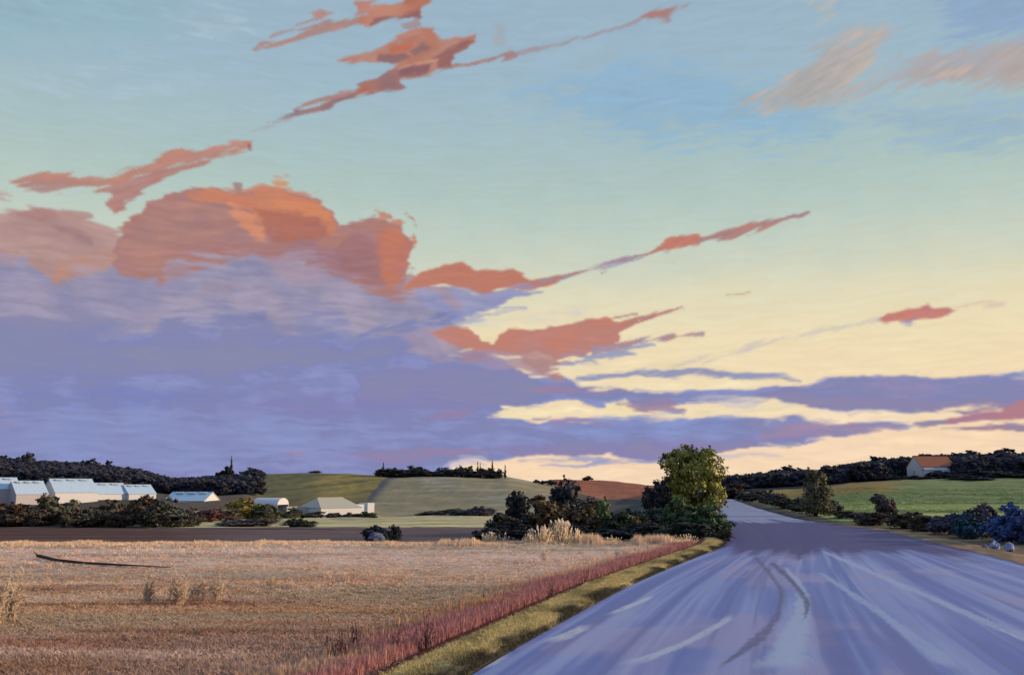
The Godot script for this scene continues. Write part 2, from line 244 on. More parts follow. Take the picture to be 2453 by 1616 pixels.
[[-19.78,11.87,-18.82,12.4,-17.32,12.55,-17.8,12.0,-18.78,11.68,-19.5,11.33],[174,136,133],[174,136,133],0.236,0.235,1.2,0,0.75],
[[-16.79,12.07,-15.78,12.23,-14.93,11.6,-16.01,11.75],[189,148,134],[189,148,134],0.183,0.158,1.2,0,0.6],
[[-22.17,12.94,-21.34,13.51,-20.06,12.61,-20.99,11.78,-21.84,11.96],[164,144,160],[164,144,160],0.314,0.235,0.9,0,0.7],
[[-21.71,11.72,-19.85,13.13,-17.87,13.49,-14.29,13.73,-11.08,12.36,-7.29,11.42,-8.88,10.31,-16.73,10.78,-21.15,10.5],[149,146,176],[164,154,174],1.205,0.59,1.0,0,0.75],
[[-37.93,11.94,-31.57,12.86,-29.85,12.14,-28.25,10.89,-25.45,11.94,-24.07,11.77,-22.13,10.94,-26.18,9.63,-37.62,8.95],[141,140,174],[156,148,174],1.205,0.59,1.0,0,0.75],
[[-16.9,14.38,-14.34,14.82,-12.71,13.6,-10.57,13.18,-12.67,12.56,-15.82,13.16],[160,134,150],[160,134,150],0.786,0.472,1.0,0,0.5],
[[-7.04,12.5,-6.11,13.54,-4.61,14.1,-3.37,14.28,-2.12,13.71,-1.01,13.66,0.24,13.72,1.2,13.18,3.41,13.43,2.58,12.85,0.65,12.37,-0.73,12.59,-1.83,12.21,-3.21,12.57,-4.59,12.82,-6.23,12.52],[193,126,108],[186,122,107],0.131,0.235,0.7,0,1.0],
[[-6.23,12.52,-3.49,12.57,-0.73,12.32,2.03,12.85,-0.73,11.51,-2.65,10.69,-5.11,10.88],[143,147,189],[151,153,187],0.262,0.275,0.9,0,0.8],
[[-5.68,12.53,-4.59,12.71,-3.2,11.23,-3.75,11.17],[172,144,151],[172,144,151],0.21,0.197,1.1,0,0.6],
[[0.33,12.75,3.38,13.49,6.15,14.11,9.15,14.84,10.74,15.57,10.91,15.18,9.23,14.59,6.19,13.92,3.44,13.26,0.42,12.43],[181,125,114],[160,140,160],0.105,0.158,1.0,1,1.0],
[[2.02,13.05,4.78,13.56,7.53,14.13,10.26,14.86,10.28,14.79,7.55,14.03,4.8,13.46,2.04,12.97],[145,146,174],[145,146,174],0.131,0.118,1.5,1,0.7],
[[9.6,14.85,10.29,15.51,11.38,15.77,12.05,15.84,12.96,15.37,12.42,14.98,10.81,14.91],[193,126,111],[193,126,111],0.131,0.197,0.9,1,1.0],
[[12.13,15.33,14.49,15.91,16.87,16.3,19.15,16.68,19.2,16.49,16.96,15.95,14.62,15.35,12.19,15.08],[160,130,138],[178,129,121],0.131,0.197,1.1,1,1.0],
[[5.86,13.51,6.48,13.67,6.51,13.6,5.91,13.36],[178,131,121],[178,131,121],0.105,0.079,1.0,1,0.9],
[[13.87,11.92,15.43,11.9,15.43,11.77,13.88,11.71],[180,140,131],[180,140,131],0.105,0.158,1.2,0,0.9],
[[-3.87,10.09,-3.19,10.53,-1.0,10.78,2.84,11.18,5.58,11.51,4.48,10.62,0.37,10.0,-2.09,10.0],[238,222,186],[213,208,193],0.236,0.275,1.2,0,0.85],
[[-4.56,10.4,-1.28,11.11,0.65,11.24,-1.82,10.56,-3.73,10.01],[162,163,189],[162,163,189],0.236,0.235,1.4,0,0.7],
[[-9.94,9.54,-7.29,10.32,-4.3,10.96,-4.28,10.82,-7.24,10.12,-9.91,9.43],[120,126,176],[120,126,176],0.157,0.158,1.2,1,0.7],
[[-7.25,9.55,-5.1,10.26,-3.73,10.01,-2.64,9.62,-2.36,8.54,-4.52,7.98,-6.69,8.49],[145,138,170],[160,146,168],0.367,0.314,1.0,0,0.9],
[[-5.22,9.59,-4.01,10.09,-2.91,9.99,-2.09,9.3,-1.27,9.03,-0.31,9.9,0.92,9.84,2.29,9.89,3.66,10.41,4.75,10.72,6.11,10.75,7.05,10.2,7.11,9.39,6.62,8.87,4.71,8.03,3.09,7.94,1.46,8.54,0.1,8.28,-2.08,8.33,-3.72,8.8],[196,130,114],[185,129,120],0.131,0.235,0.7,0,1.0],
[[-3.99,8.8,-2.09,8.54,0.37,8.28,2.82,7.94,4.72,8.25,3.08,7.19,2.8,6.38,1.45,7.14,-0.72,7.2,-2.9,8.0],[170,136,150],[160,140,168],0.262,0.354,1.1,0,0.8],
[[0.1,8.28,0.91,8.82,2.82,8.37,3.21,6.92,2.67,6.55,1.73,7.46],[173,129,127],[173,129,127],0.236,0.275,1.1,0,0.7],
[[5.26,8.24,7.43,8.88,9.03,8.98,7.14,8.21,5.52,7.65,2.81,7.32],[135,144,185],[135,144,185],0.21,0.235,1.3,0,0.8],
[[6.54,10.11,8.49,10.64,11.22,11.23,11.24,11.15,8.58,10.33,6.74,9.55],[190,130,118],[170,129,127],0.131,0.158,1.1,1,1.0],
[[5.2,8.72,7.94,9.21,10.1,9.41,12.27,9.45,12.27,9.37,10.12,9.23,8.0,8.9,5.32,8.2],[179,135,128],[160,140,160],0.131,0.158,1.2,1,0.95],
[[6.65,10.74,8.27,10.9,8.28,10.82,6.66,10.63],[172,146,139],[172,146,139],0.105,0.118,1.2,0,0.8],
[[2.54,7.19,5.25,7.65,9.54,7.9,12.66,7.29,17.69,6.48,14.18,6.46,7.38,6.87,4.7,6.58],[238,220,182],[238,220,182],0.236,0.275,1.2,0,0.9],
[[4.15,6.83,8.45,7.23,12.15,7.25,15.22,6.79,18.19,6.43,18.17,6.33,15.18,6.48,12.12,6.83,8.46,6.86,4.16,6.72],[139,144,183],[139,144,183],0.131,0.197,1.2,0,0.9],
[[4.42,6.43,7.38,6.55,12.63,6.34,17.18,6.11,12.62,6.03,7.37,6.13],[240,224,186],[240,224,186],0.131,0.197,1.3,0,0.9],
[[-1.12,4.46,-0.72,4.99,1.98,5.1,5.2,4.63,3.32,4.29,-0.18,4.24],[240,222,182],[240,222,182],0.131,0.235,1.2,0,0.95],
[[5.63,4.38,6.01,5.13,7.35,5.27,8.53,4.6,7.33,4.37],[242,224,178],[242,224,178],0.131,0.235,1.1,0,0.95],
[[8.92,4.46,11.02,4.82,15.13,4.98,19.08,4.92,17.59,4.43,14.08,4.12,9.96,4.18],[240,222,186],[240,222,186],0.131,0.235,1.2,0,0.95],
[[17.08,4.11,20.25,4.54,22.81,4.26,24.82,3.85,22.77,3.62,19.01,3.71],[244,222,190],[244,222,190],0.131,0.235,1.3,0,0.95],
[[11.56,5.26,14.14,5.47,16.64,5.22,14.11,4.84,11.03,4.96],[196,186,194],[196,186,194],0.236,0.275,1.5,0,0.6],
[[6.81,5.07,9.99,5.24,11.01,4.56,8.39,4.33],[150,128,158],[150,128,158],0.21,0.235,1.1,0,0.85],
[[14.64,5.4,17.65,5.58,23.78,5.06,26.85,4.7,30.06,4.72,36.6,4.49,36.55,3.95,25.51,4.2,20.02,4.62],[120,109,152],[129,118,158],0.262,0.314,1.0,0,0.85],
[[17.67,6.09,24.75,6.18,30.14,5.77,36.71,5.57,36.61,4.6,26.87,4.99,20.06,5.37],[137,138,179],[141,132,170],0.367,0.393,1.0,0,0.8],
[[1.98,3.97,7.33,4.21,14.58,3.98,12.51,3.1,4.65,2.9],[133,146,197],[133,146,197],0.419,0.432,0.9,0,0.7],
[[15.08,3.84,21.38,3.58,24.1,3.14,20.39,2.68,15.54,2.8],[143,140,178],[156,132,160],0.314,0.354,1.1,0,0.8],
[[-2.05,2.38,7.29,2.62,14.02,2.62,18.97,3.0,13.49,2.05,10.41,1.61,4.63,1.84,0.63,1.63],[127,116,160],[135,128,174],0.236,0.314,1.0,0,0.85],
[[-10.75,1.94,-6.58,2.31,-1.78,2.24,-2.85,1.71,-7.09,1.57],[150,126,162],[150,126,162],0.236,0.275,1.1,0,0.7],
[[-14.32,1.89,-13.31,2.0,-12.93,1.8,-13.81,1.69],[160,136,160],[160,136,160],0.157,0.158,1.2,0,0.6],
[[-6.88,4.21,-4.48,4.66,-2.33,4.67,-4.48,4.18],[150,122,156],[150,122,156],0.183,0.197,1.3,0,0.6],
[[1.44,4.24,4.66,4.23,6.26,3.74,3.05,3.7],[152,132,168],[152,132,168],0.21,0.235,1.2,0,0.7],
[[0.37,5.99,2.8,6.25,6.03,5.96,3.07,5.71],[146,112,146],[146,112,146],0.183,0.235,1.2,0,0.7],
[[4.69,5.95,8.16,5.89,8.16,5.81,4.69,5.82],[150,118,150],[150,118,150],0.131,0.118,1.4,0,0.7],
[[-3.91,1.26,0.9,1.74,5.16,1.79,9.88,1.45,10.92,1.55,14.0,2.0,18.94,2.45,21.33,2.71,24.55,3.18,27.2,3.63,29.95,3.4,36.46,3.09,36.0,-1.69,-4.92,-2.08,-4.43,0.52],[247,218,186],[244,214,180],0.131,0.235,1.0,0,1.0],
[[0.36,1.48,4.63,1.71,8.85,1.52,8.84,1.39,4.63,1.45,0.36,1.37],[154,155,193],[154,155,193],0.131,0.197,1.4,0,0.8],
[[1.69,1.25,5.15,1.31,9.88,1.64,9.89,1.48,5.16,1.21,1.7,1.17],[145,146,189],[145,146,189],0.131,0.158,1.3,0,0.7],
[[12.97,1.88,15.0,1.96,16.73,1.82,16.72,1.72,14.99,1.71,12.98,1.62],[196,184,196],[196,184,196],0.157,0.158,1.6,0,0.7],
[[-4.17,1.26,-3.38,1.79,-1.78,1.9,-1.78,1.32],[188,182,206],[188,182,206],0.21,0.197,1.5,0,0.6],
[[24.56,3.42,25.91,3.67,27.44,3.96,28.91,4.05,30.05,4.65,36.64,4.92,36.53,3.74,29.96,3.54,27.4,3.53,25.88,3.34],[175,116,129],[164,121,144],0.157,0.235,1.0,0,1.0],
[[23.9,3.49,25.25,3.65,26.11,3.52,24.78,3.32],[124,118,152],[124,118,152],0.157,0.158,1.2,0,0.9],
[[25.87,3.18,28.01,3.23,29.27,3.35,36.46,3.07,36.43,2.73,29.25,3.03,28.0,3.04,25.87,3.11],[140,128,158],[150,120,140],0.131,0.158,1.0,0,0.95],
[[22.61,9.8,23.2,10.26,24.13,10.33,25.04,10.31,25.74,10.59,26.16,10.26,26.74,10.31,27.03,9.95,26.13,9.73,25.0,9.67,23.86,9.71,23.16,9.61],[203,130,117],[188,126,126],0.157,0.235,0.9,0,1.0],
[[23.86,9.71,25.0,9.72,24.66,9.4,24.08,9.54],[145,146,183],[145,146,183],0.157,0.158,1.1,0,0.8],
[[27.02,10.18,28.14,10.33,29.4,10.09,29.4,10.04,28.14,10.23,27.05,9.99],[206,180,170],[206,180,170],0.21,0.158,1.5,0,0.6],
[[22.7,9.69,19.32,9.16,15.81,8.55,12.17,7.79,12.16,7.87,15.78,8.68,19.3,9.28,22.69,9.79],[196,190,186],[196,190,186],0.183,0.158,1.6,1,0.6],
[[8.45,7.16,12.67,7.84,15.26,8.29,15.28,8.21,12.69,7.68,8.46,7.08],[196,188,186],[196,188,186],0.183,0.158,1.6,1,0.5]
]

func make_sky() -> Image:
	var w1 := 1024
	var h1 := 512
	var small := Image.create(w1, h1, false, Image.FORMAT_RGB8)
	var lumps := FastNoiseLite.new()
	lumps.seed = 5
	lumps.frequency = 0.05
	lumps.fractal_octaves = 5
	var bars := FastNoiseLite.new()
	bars.seed = 9
	bars.frequency = 0.03
	bars.fractal_octaves = 4
	for y in h1:
		var el := 90.0 - (y + 0.5) * 180.0 / h1
		for x in w1:
			var az := (x + 0.5) * 360.0 / w1 - 180.0
			var e := maxf(el, 0.0)
			var c := air(e, az)
			if el > -0.5 and el < 40.0:
				# the same bank of violet cloud with rosy heads goes on all round the horizon
				var px := cos(deg_to_rad(az)) * 60.0
				var pz := sin(deg_to_rad(az)) * 60.0
				var n := lumps.get_noise_3d(px, e * 1.6, pz)
				var m := bars.get_noise_3d(px, e * 6.0, pz)
				var head := step_(-0.05, 0.1, n + 0.34 - e * 0.028)
				var rosy := mix(Color8(150, 146, 178), Color8(190, 128, 116), (e - 8.0) / 5.0 + n * 1.5)
				c = mix(c, rosy, head)
				var low := step_(-0.12, 0.12, m + 0.42 - absf(e - 4.0) * 0.07)
				c = mix(c, mix(Color8(134, 138, 188), Color8(120, 116, 168), m * 2.0 + 0.3), low * 0.95)
				var wisp := step_(0.16, 0.3, n) * step_(14.0, 20.0, e) * step_(40.0, 30.0, e)
				c = mix(c, Color8(186, 136, 126), wisp * 0.6)
			small.set_pixel(x, y, c)
	small.resize(4096, 2048, Image.INTERPOLATE_CUBIC)
	# the part seen over the road in fine detail
	var per := 4096.0 / 360.0
	var x0 := int((180.0 - 40.0) * per)
	var x1 := int((180.0 + 40.0) * per)
	var y0 := int((90.0 - 34.0) * per)
	var y1 := int((90.0 + 1.0) * per)
	var w := x1 - x0
	var h := y1 - y0
	var count := w * h
	var red := PackedFloat32Array()
	var grn := PackedFloat32Array()
	var blu := PackedFloat32Array()
	var warp_x := PackedFloat32Array()
	var warp_y := PackedFloat32Array()
	var level := PackedFloat32Array()
	var slant := PackedFloat32Array()
	var blot := PackedFloat32Array()
	for a in [red, grn, blu, warp_x, warp_y, level, slant, blot]:
		a.resize(count)
	var n1 := FastNoiseLite.new()
	n1.seed = 21
	n1.frequency = 0.03
	n1.fractal_octaves = 4
	var n2 := FastNoiseLite.new()
	n2.seed = 22
	n2.frequency = 1.0
	n2.fractal_octaves = 3
	for y in h:
		for x in w:
			var k := y * w + x
			var fx := float(x)
			var fy := float(y)
			warp_x[k] = n1.get_noise_2d(fx * 0.8, fy * 1.8) * 1.9
			warp_y[k] = n1.get_noise_2d(fx * 0.55 + 900.0, fy * 1.6 + 300.0) * 1.15
			level[k] = n2.get_noise_2d(fx * 0.018, (fy + warp_y[k] * 4.0) * 0.22) * 1.7
			slant[k] = n2.get_noise_2d((fx * 0.94 - fy * 0.34) * 0.025 + 70.0, (fx * 0.34 + fy * 0.94) * 0.23) * 1.7
			blot[k] = n1.get_noise_2d(fx * 0.7 + 200.0, fy * 1.1 - 500.0) * 1.6
			var el := 90.0 - (y0 + y + 0.5) / per
			var az := (x0 + x + 0.5) / per - 180.0
			var c := air(maxf(el, 0.0) + level[k] * 0.55 + blot[k] * 0.4, az)
			var s := 1.0 + level[k] * 0.018
			red[k] = c.r * s
			grn[k] = c.g * s
			blu[k] = c.b * s
	for cl in CLOUDS:
		var flat: Array = cl[0]
		var n: int = flat.size() / 2
		var qx := PackedFloat32Array()
		var qy := PackedFloat32Array()
		for i in n:
			qx.append((flat[2 * i] + 180.0) * per - x0)
			qy.append((90.0 - flat[2 * i + 1]) * per - y0)
		var soft: float = maxf(cl[3] * per, 0.8)
		var rag: float = cl[4] * per
		var dry: float = cl[5]
		var tilt: int = cl[6]
		var dense: float = cl[7]
		var c1 := Color8(cl[1][0], cl[1][1], cl[1][2])
		var c2 := Color8(cl[2][0], cl[2][1], cl[2][2])
		var reach := rag * 1.3 + soft * (1.0 + dry)
		var lx := qx[0]
		var hx := qx[0]
		var ly := qy[0]
		var hy := qy[0]
		for i in n:
			lx = minf(lx, qx[i])
			hx = maxf(hx, qx[i])
			ly = minf(ly, qy[i])
			hy = maxf(hy, qy[i])
		for y in range(maxi(0, int(ly - reach)), mini(h, int(hy + reach) + 1)):
			for x in range(maxi(0, int(lx - reach)), mini(w, int(hx + reach) + 1)):
				var k := y * w + x
				var px := x + 0.5 + warp_x[k] * rag
				var py := y + 0.5 + warp_y[k] * rag
				var best := 1e9
				var inside := false
				var j := n - 1
				for i in n:
					var ax := qx[j]
					var ay := qy[j]
					var ex := qx[i] - ax
					var ey := qy[i] - ay
					var dx := px - ax
					var dy := py - ay
					var t := clampf((dx * ex + dy * ey) / (ex * ex + ey * ey + 1e-6), 0.0, 1.0)
					var rx := dx - ex * t
					var ry := dy - ey * t
					best = minf(best, rx * rx + ry * ry)
					if (ay > py) != (qy[i] > py) and px < ex * (py - ay) / ey + ax:
						inside = not inside
					j = i
				var sd := sqrt(best)
				if not inside:
					sd = -sd
				var bristle := slant[k] if tilt == 1 else level[k]
				var a := clampf(sd / soft + 0.5 + bristle * dry, 0.0, 1.0) * dense
				if sd < -soft * 1.2:
					a = 0.0
				if a > 0.0:
					var m := clampf(0.5 + blot[k] * 0.9 + bristle * 0.25, 0.0, 1.0)
					var v := 1.0 + bristle * 0.035 + blot[k] * 0.02
					red[k] = lerpf(red[k], lerpf(c1.r, c2.r, m) * v, a)
					grn[k] = lerpf(grn[k], lerpf(c1.g, c2.g, m) * v, a)
					blu[k] = lerpf(blu[k], lerpf(c1.b, c2.b, m) * v, a)
	for y in h:
		for x in w:
			var k := y * w + x
			var az := absf((x0 + x + 0.5) / per - 180.0)
			var el := 90.0 - (y0 + y + 0.5) / per
			var t := step_(39.0, 34.0, az) * step_(33.5, 30.5, el)
			if t > 0.0:
				var c := small.get_pixel(x0 + x, y0 + y)
				small.set_pixel(x0 + x, y0 + y, mix(c, Color(red[k], grn[k], blu[k]), t))
	# the picture of the sky begins straight ahead of the viewer: turn it half round
	var turned := Image.create(4096, 2048, false, Image.FORMAT_RGB8)
	turned.blit_rect(small, Rect2i(0, 0, 2048, 2048), Vector2i(2048, 0))
	turned.blit_rect(small, Rect2i(2048, 0, 2048, 2048), Vector2i(0, 0))
	return turned

# ------------------------------------------------------------------ ground
func field_edge(x: float) -> float:
	return 37.5 + soil.get_noise_2d(x * 3.0, 7.0) * 1.6

func field_colour(x: float, d: float) -> Color:
	var n := band.get_noise_2d(x * 0.30, d * 2.2)
	var n2 := band.get_noise_2d(x * 0.16 + 50.0, d * 1.3 + 90.0)
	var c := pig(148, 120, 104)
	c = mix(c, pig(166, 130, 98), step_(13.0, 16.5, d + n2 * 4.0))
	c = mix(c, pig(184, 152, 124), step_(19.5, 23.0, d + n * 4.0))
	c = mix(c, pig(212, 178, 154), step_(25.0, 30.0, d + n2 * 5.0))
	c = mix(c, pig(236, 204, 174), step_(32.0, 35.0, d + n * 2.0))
	# dead darker thatch in swathes, sage regrowth, straw
	c = mix(c, pig(134, 100, 80), step_(0.12, 0.34, n) * step_(27.0, 19.0, d))
	c = mix(c, pig(156, 136, 112), step_(0.10, 0.30, n2) * 0.75)
	c = mix(c, pig(188, 160, 140), step_(0.14, 0.34, -n) * 0.55)
	c = mix(c, pig(172, 152, 132), step_(-1.0, -8.0, x + 2.0 + d * 0.12) * step_(22.0, 12.0, d) * 0.5)
	c = mix(c, pig(170, 112, 98), step_(0.22, 0.42, fine.get_noise_2d(x * 0.25, d * 1.5)) * 0.25)
	return c

func tone(x: float, z: float) -> Array:
	# [region, colour] of the land at a place
	var d := -z
	if d < 1.0 or absf(x) > 1.25 * d:
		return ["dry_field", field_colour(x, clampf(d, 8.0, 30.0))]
	var b := 1000.0 * x / d
	var n := soil.get_noise_2d(x, z)
	var s := band.get_noise_2d(x * 0.05, z * 0.5)
	var left := along(ROAD_LEFT, d)
	if d < 320.0 and x > left - 1.3:
		var right := along(ROAD_RIGHT, d)
		if x < right + 2.4:
			return ["verge_ground", mix(pig(96, 84, 66), pig(64, 60, 54), step_(40.0, 80.0, d))]
		if d < 66.0 + n * 6.0:
			return ["green_field", mix(pig(70, 64, 52), pig(112, 128, 80), step_(44.0, 60.0, d + n * 8.0))]
		if d < 206.0 + n * 10.0:
			var g := mix(pig(146, 152, 90), pig(104, 116, 72), step_(70.0, 112.0, d + s * 30.0))
			g = mix(g, pig(82, 100, 62), step_(0.05, 0.3, band.get_noise_2d(x * 0.1, z * 0.2)) * 0.8)
			g = mix(g, pig(128, 108, 62), step_(132.0, 150.0, d + n * 14.0) * step_(452.0, 415.0, b + n * 30.0))
			return ["green_field", g]
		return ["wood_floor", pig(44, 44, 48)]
	if d < field_edge(x):
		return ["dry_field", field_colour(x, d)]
	if b > 20.0 + n * 10.0 and d < 115.0:
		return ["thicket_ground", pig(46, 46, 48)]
	if d < 106.0 + n * 8.0:
		var c := mix(pig(74, 48, 42), pig(94, 78, 76), step_(-420.0, -260.0, b + s * 90.0))
		c = mix(c, pig(54, 40, 40), step_(0.05, 0.3, s) * 0.8)
		c = mix(c, pig(102, 76, 68), step_(0.12, 0.35, -s) * 0.5)
		return ["ploughed_field", c]
	if b < -400.0 and d < 280.0:
		return ["valley_ground", pig(70, 60, 52)]
	if d < 186.0 + n * 8.0:
		var c := mix(pig(172, 158, 116), pig(214, 196, 134), step_(0.0, 0.3, s) * step_(150.0, 120.0, d))
		return ["pale_field", mix(c, pig(112, 110, 84), step_(0.1, 0.3, n) * 0.5)]
	if b < -288.0 + n * 14.0:
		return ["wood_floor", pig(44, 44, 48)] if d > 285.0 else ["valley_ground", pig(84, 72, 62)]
	if b > 38.0 + n * 12.0 + clampf((430.0 - d) * 0.25, 0.0, 30.0):
		var c := mix(pig(142, 84, 62), pig(120, 74, 58), 0.5 + s * 1.6)
		return ["red_hill", c if d > 440.0 else pig(64, 62, 60)]
	var split := -152.0 + (d - 320.0) * 0.22
	if b < split:
		var c := mix(pig(98, 94, 62), pig(132, 116, 62), step_(-240.0, -165.0, b + soil.get_noise_2d(x * 0.6, z * 0.15) * 90.0))
		c = mix(c, pig(84, 72, 50), step_(320.0, 250.0, d + n * 30.0) * 0.6)
		return ["olive_hill", mix(c, pig(74, 72, 56), step_(0.05, 0.35, soil.get_noise_2d(x * 0.9 + z * 0.5, z * 0.1)) * 0.7)]
	var c := mix(pig(134, 122, 92), pig(116, 110, 88), 0.5 + s)
	c = mix(c, pig(146, 144, 126), step_(0.12, 0.36, soil.get_noise_2d(x * 0.35, z * 0.9)) * 0.6)
	c = mix(c, pig(78, 78, 80), step_(14.0, 3.0, absf(b - split)))
	return ["pale_hill", c]

func build_ground() -> void:
	var azs := PackedFloat32Array()
	var a := -180.0
	while a < 180.0:
		azs.append(deg_to_rad(a))
		a += 0.2 if absf(a + 0.01) < 36.0 else (1.0 if absf(a) < 50.0 else 5.0)
	azs.append(PI)
	var rs := PackedFloat32Array([0.0])
	var r := 1.5
	while r < 3000.0:
		rs.append(r)
		r *= 1.019 if r > 5.0 and r < 700.0 else 1.12
	var na := azs.size()
	var nr := rs.size()
	var v := PackedVector3Array()
	var c := PackedColorArray()
	var reg := []
	for i in nr:
		for j in na:
			var x := sin(azs[j]) * rs[i]
			var z := -cos(azs[j]) * rs[i]
			var d := -z
			var h := ground_h(x, z)
			if d > -9.0 and d < 305.0:
				var into := minf(x - along(ROAD_LEFT, d) + 1.1, along(ROAD_RIGHT, d) + 0.9 - x)
				if into > 0.0:
					h -= 0.16 * clampf(into / 0.5, 0.0, 1.0)
			if rs[i] > 45.0:
				h += soil.get_noise_2d(x * 0.7, z * 0.7) * clampf((rs[i] - 45.0) * 0.004, 0.0, 0.6)
			elif rs[i] < 37.0:
				h += fine.get_noise_2d(x, z) * 0.03
			v.append(Vector3(x, h, z))
			var t := tone(x, z)
			var col: Color = t[1]
			var k := 1.0 + soil.get_noise_2d(x * 6.0, z * 6.0) * 0.25
			c.append(Color(col.r * k, col.g * k, col.b * k))
			reg.append(t[0])
	var n := PackedVector3Array()
	n.resize(v.size())
	for i in nr:
		for j in na:
			var p := v[i * na + maxi(j - 1, 0)]
			var q := v[i * na + mini(j + 1, na - 1)]
			var s := v[maxi(i - 1, 0) * na + j]
			var t := v[mini(i + 1, nr - 1) * na + j]
			var m := (q - p).cross(s - t).normalized()
			if m.y < 0.0:
				m = -m
			n[i * na + j] = m if m.length() > 0.5 else Vector3.UP
	var faces := {}
	for i in nr - 1:
		for j in na - 1:
			var k := i * na + j
			var key: String = reg[k]
			if not faces.has(key):
				faces[key] = PackedInt32Array()
			faces[key].append_array(PackedInt32Array([k, k + na, k + na + 1, k, k + na + 1, k + 1]))
	var earth := matte("earth", 0.95, true, Color.WHITE, grain_texture(0.02, 0.84, 1.0, 3), 0.35, grain_texture(0.03, 0, 1, 4, true), 0.7)
	for key in faces:
		var map := {}
		var nv := PackedVector3Array()
		var nn := PackedVector3Array()
		var nc := PackedColorArray()
		var ni := PackedInt32Array()
		for k in faces[key]:
			if not map.has(k):
				map[k] = nv.size()
				nv.append(v[k])
				nn.append(n[k])
				nc.append(c[k])
			ni.append(map[k])
		structure(key, mesh_of(nv, nn, nc, ni), earth)

# a strip between two edges of the road, given as functions of depth
func strip(called: String, mat: Material, ds: PackedFloat32Array, cols: int, edge: Callable, colour: Callable) -> MeshInstance3D:
	var v := PackedVector3Array()
	var c := PackedColorArray()
	var idx := PackedInt32Array()
	for i in ds.size():
		for j in cols + 1:
			var u := float(j) / cols
			v.append(edge.call(u, ds[i]))
			c.append(colour.call(u, ds[i]))
	var n := PackedVector3Array()
	n.resize(v.size())
	n.fill(Vector3.ZERO)
	for i in ds.size() - 1:
		for j in cols:
			var k := i * (cols + 1) + j
			idx.append_array(PackedInt32Array([k, k + cols + 1, k + cols + 2, k, k + cols + 2, k + 1]))
			var m := (v[k + 1] - v[k]).cross(v[k + cols + 1] - v[k])
			m = m if m.y > 0.0 else -m
			for q in [k, k + 1, k + cols + 1, k + cols + 2]:
				n[q] += m
	for k in n.size():
		n[k] = n[k].normalized()
	return structure(called, mesh_of(v, n, c, idx), mat)

func depths(a: float, b: float, first: float, grow: float) -> PackedFloat32Array:
	var ds := PackedFloat32Array()
	var d := a
	var s := first
	while d < b:
		ds.append(d)
		d += s
		s *= grow
	ds.append(b)
	return ds

func road_y(x: float, d: float) -> float:
	return ground_h(x, -d) + 0.02

func road_colour(u: float, d: float) -> Color:
	var across := u * 10.0
	var s := band.get_noise_2d(across * 4.0, d * 0.10)
	var s2 := band.get_noise_2d(across * 11.0 + 40.0, d * 0.16)
	var n := soil.get_noise_2d(across * 3.0 + 20.0, d * 3.0)
	var c := pig(104, 114, 164)
	c = mix(c, pig(122, 132, 174), step_(-0.05, 0.32, s))
	c = mix(c, pig(90, 102, 156), step_(0.02, 0.34, -s))
	c = mix(c, pig(140, 132, 164), step_(0.10, 0.36, n + s * 0.4) * 0.7)
	c = mix(c, pig(150, 158, 192), step_(0.12, 0.4, s2) * 0.5)
	c = mix(c, pig(92, 94, 140), step_(0.14, 0.4, -s2) * 0.6)
	# tree and hedge shadow across the bend, painted into the road colour
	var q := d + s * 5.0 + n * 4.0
	var bend_shadow := step_(31.5, 37.0, q + u * 5.0) * step_(60.0, 56.0, q)
	c = mix(c, pig(46, 36, 96), bend_shadow * 0.95)
	c = mix(c, pig(124, 126, 152), step_(57.0, 62.0, q))  # sunlit stretch past the shadow, painted paler
	return c

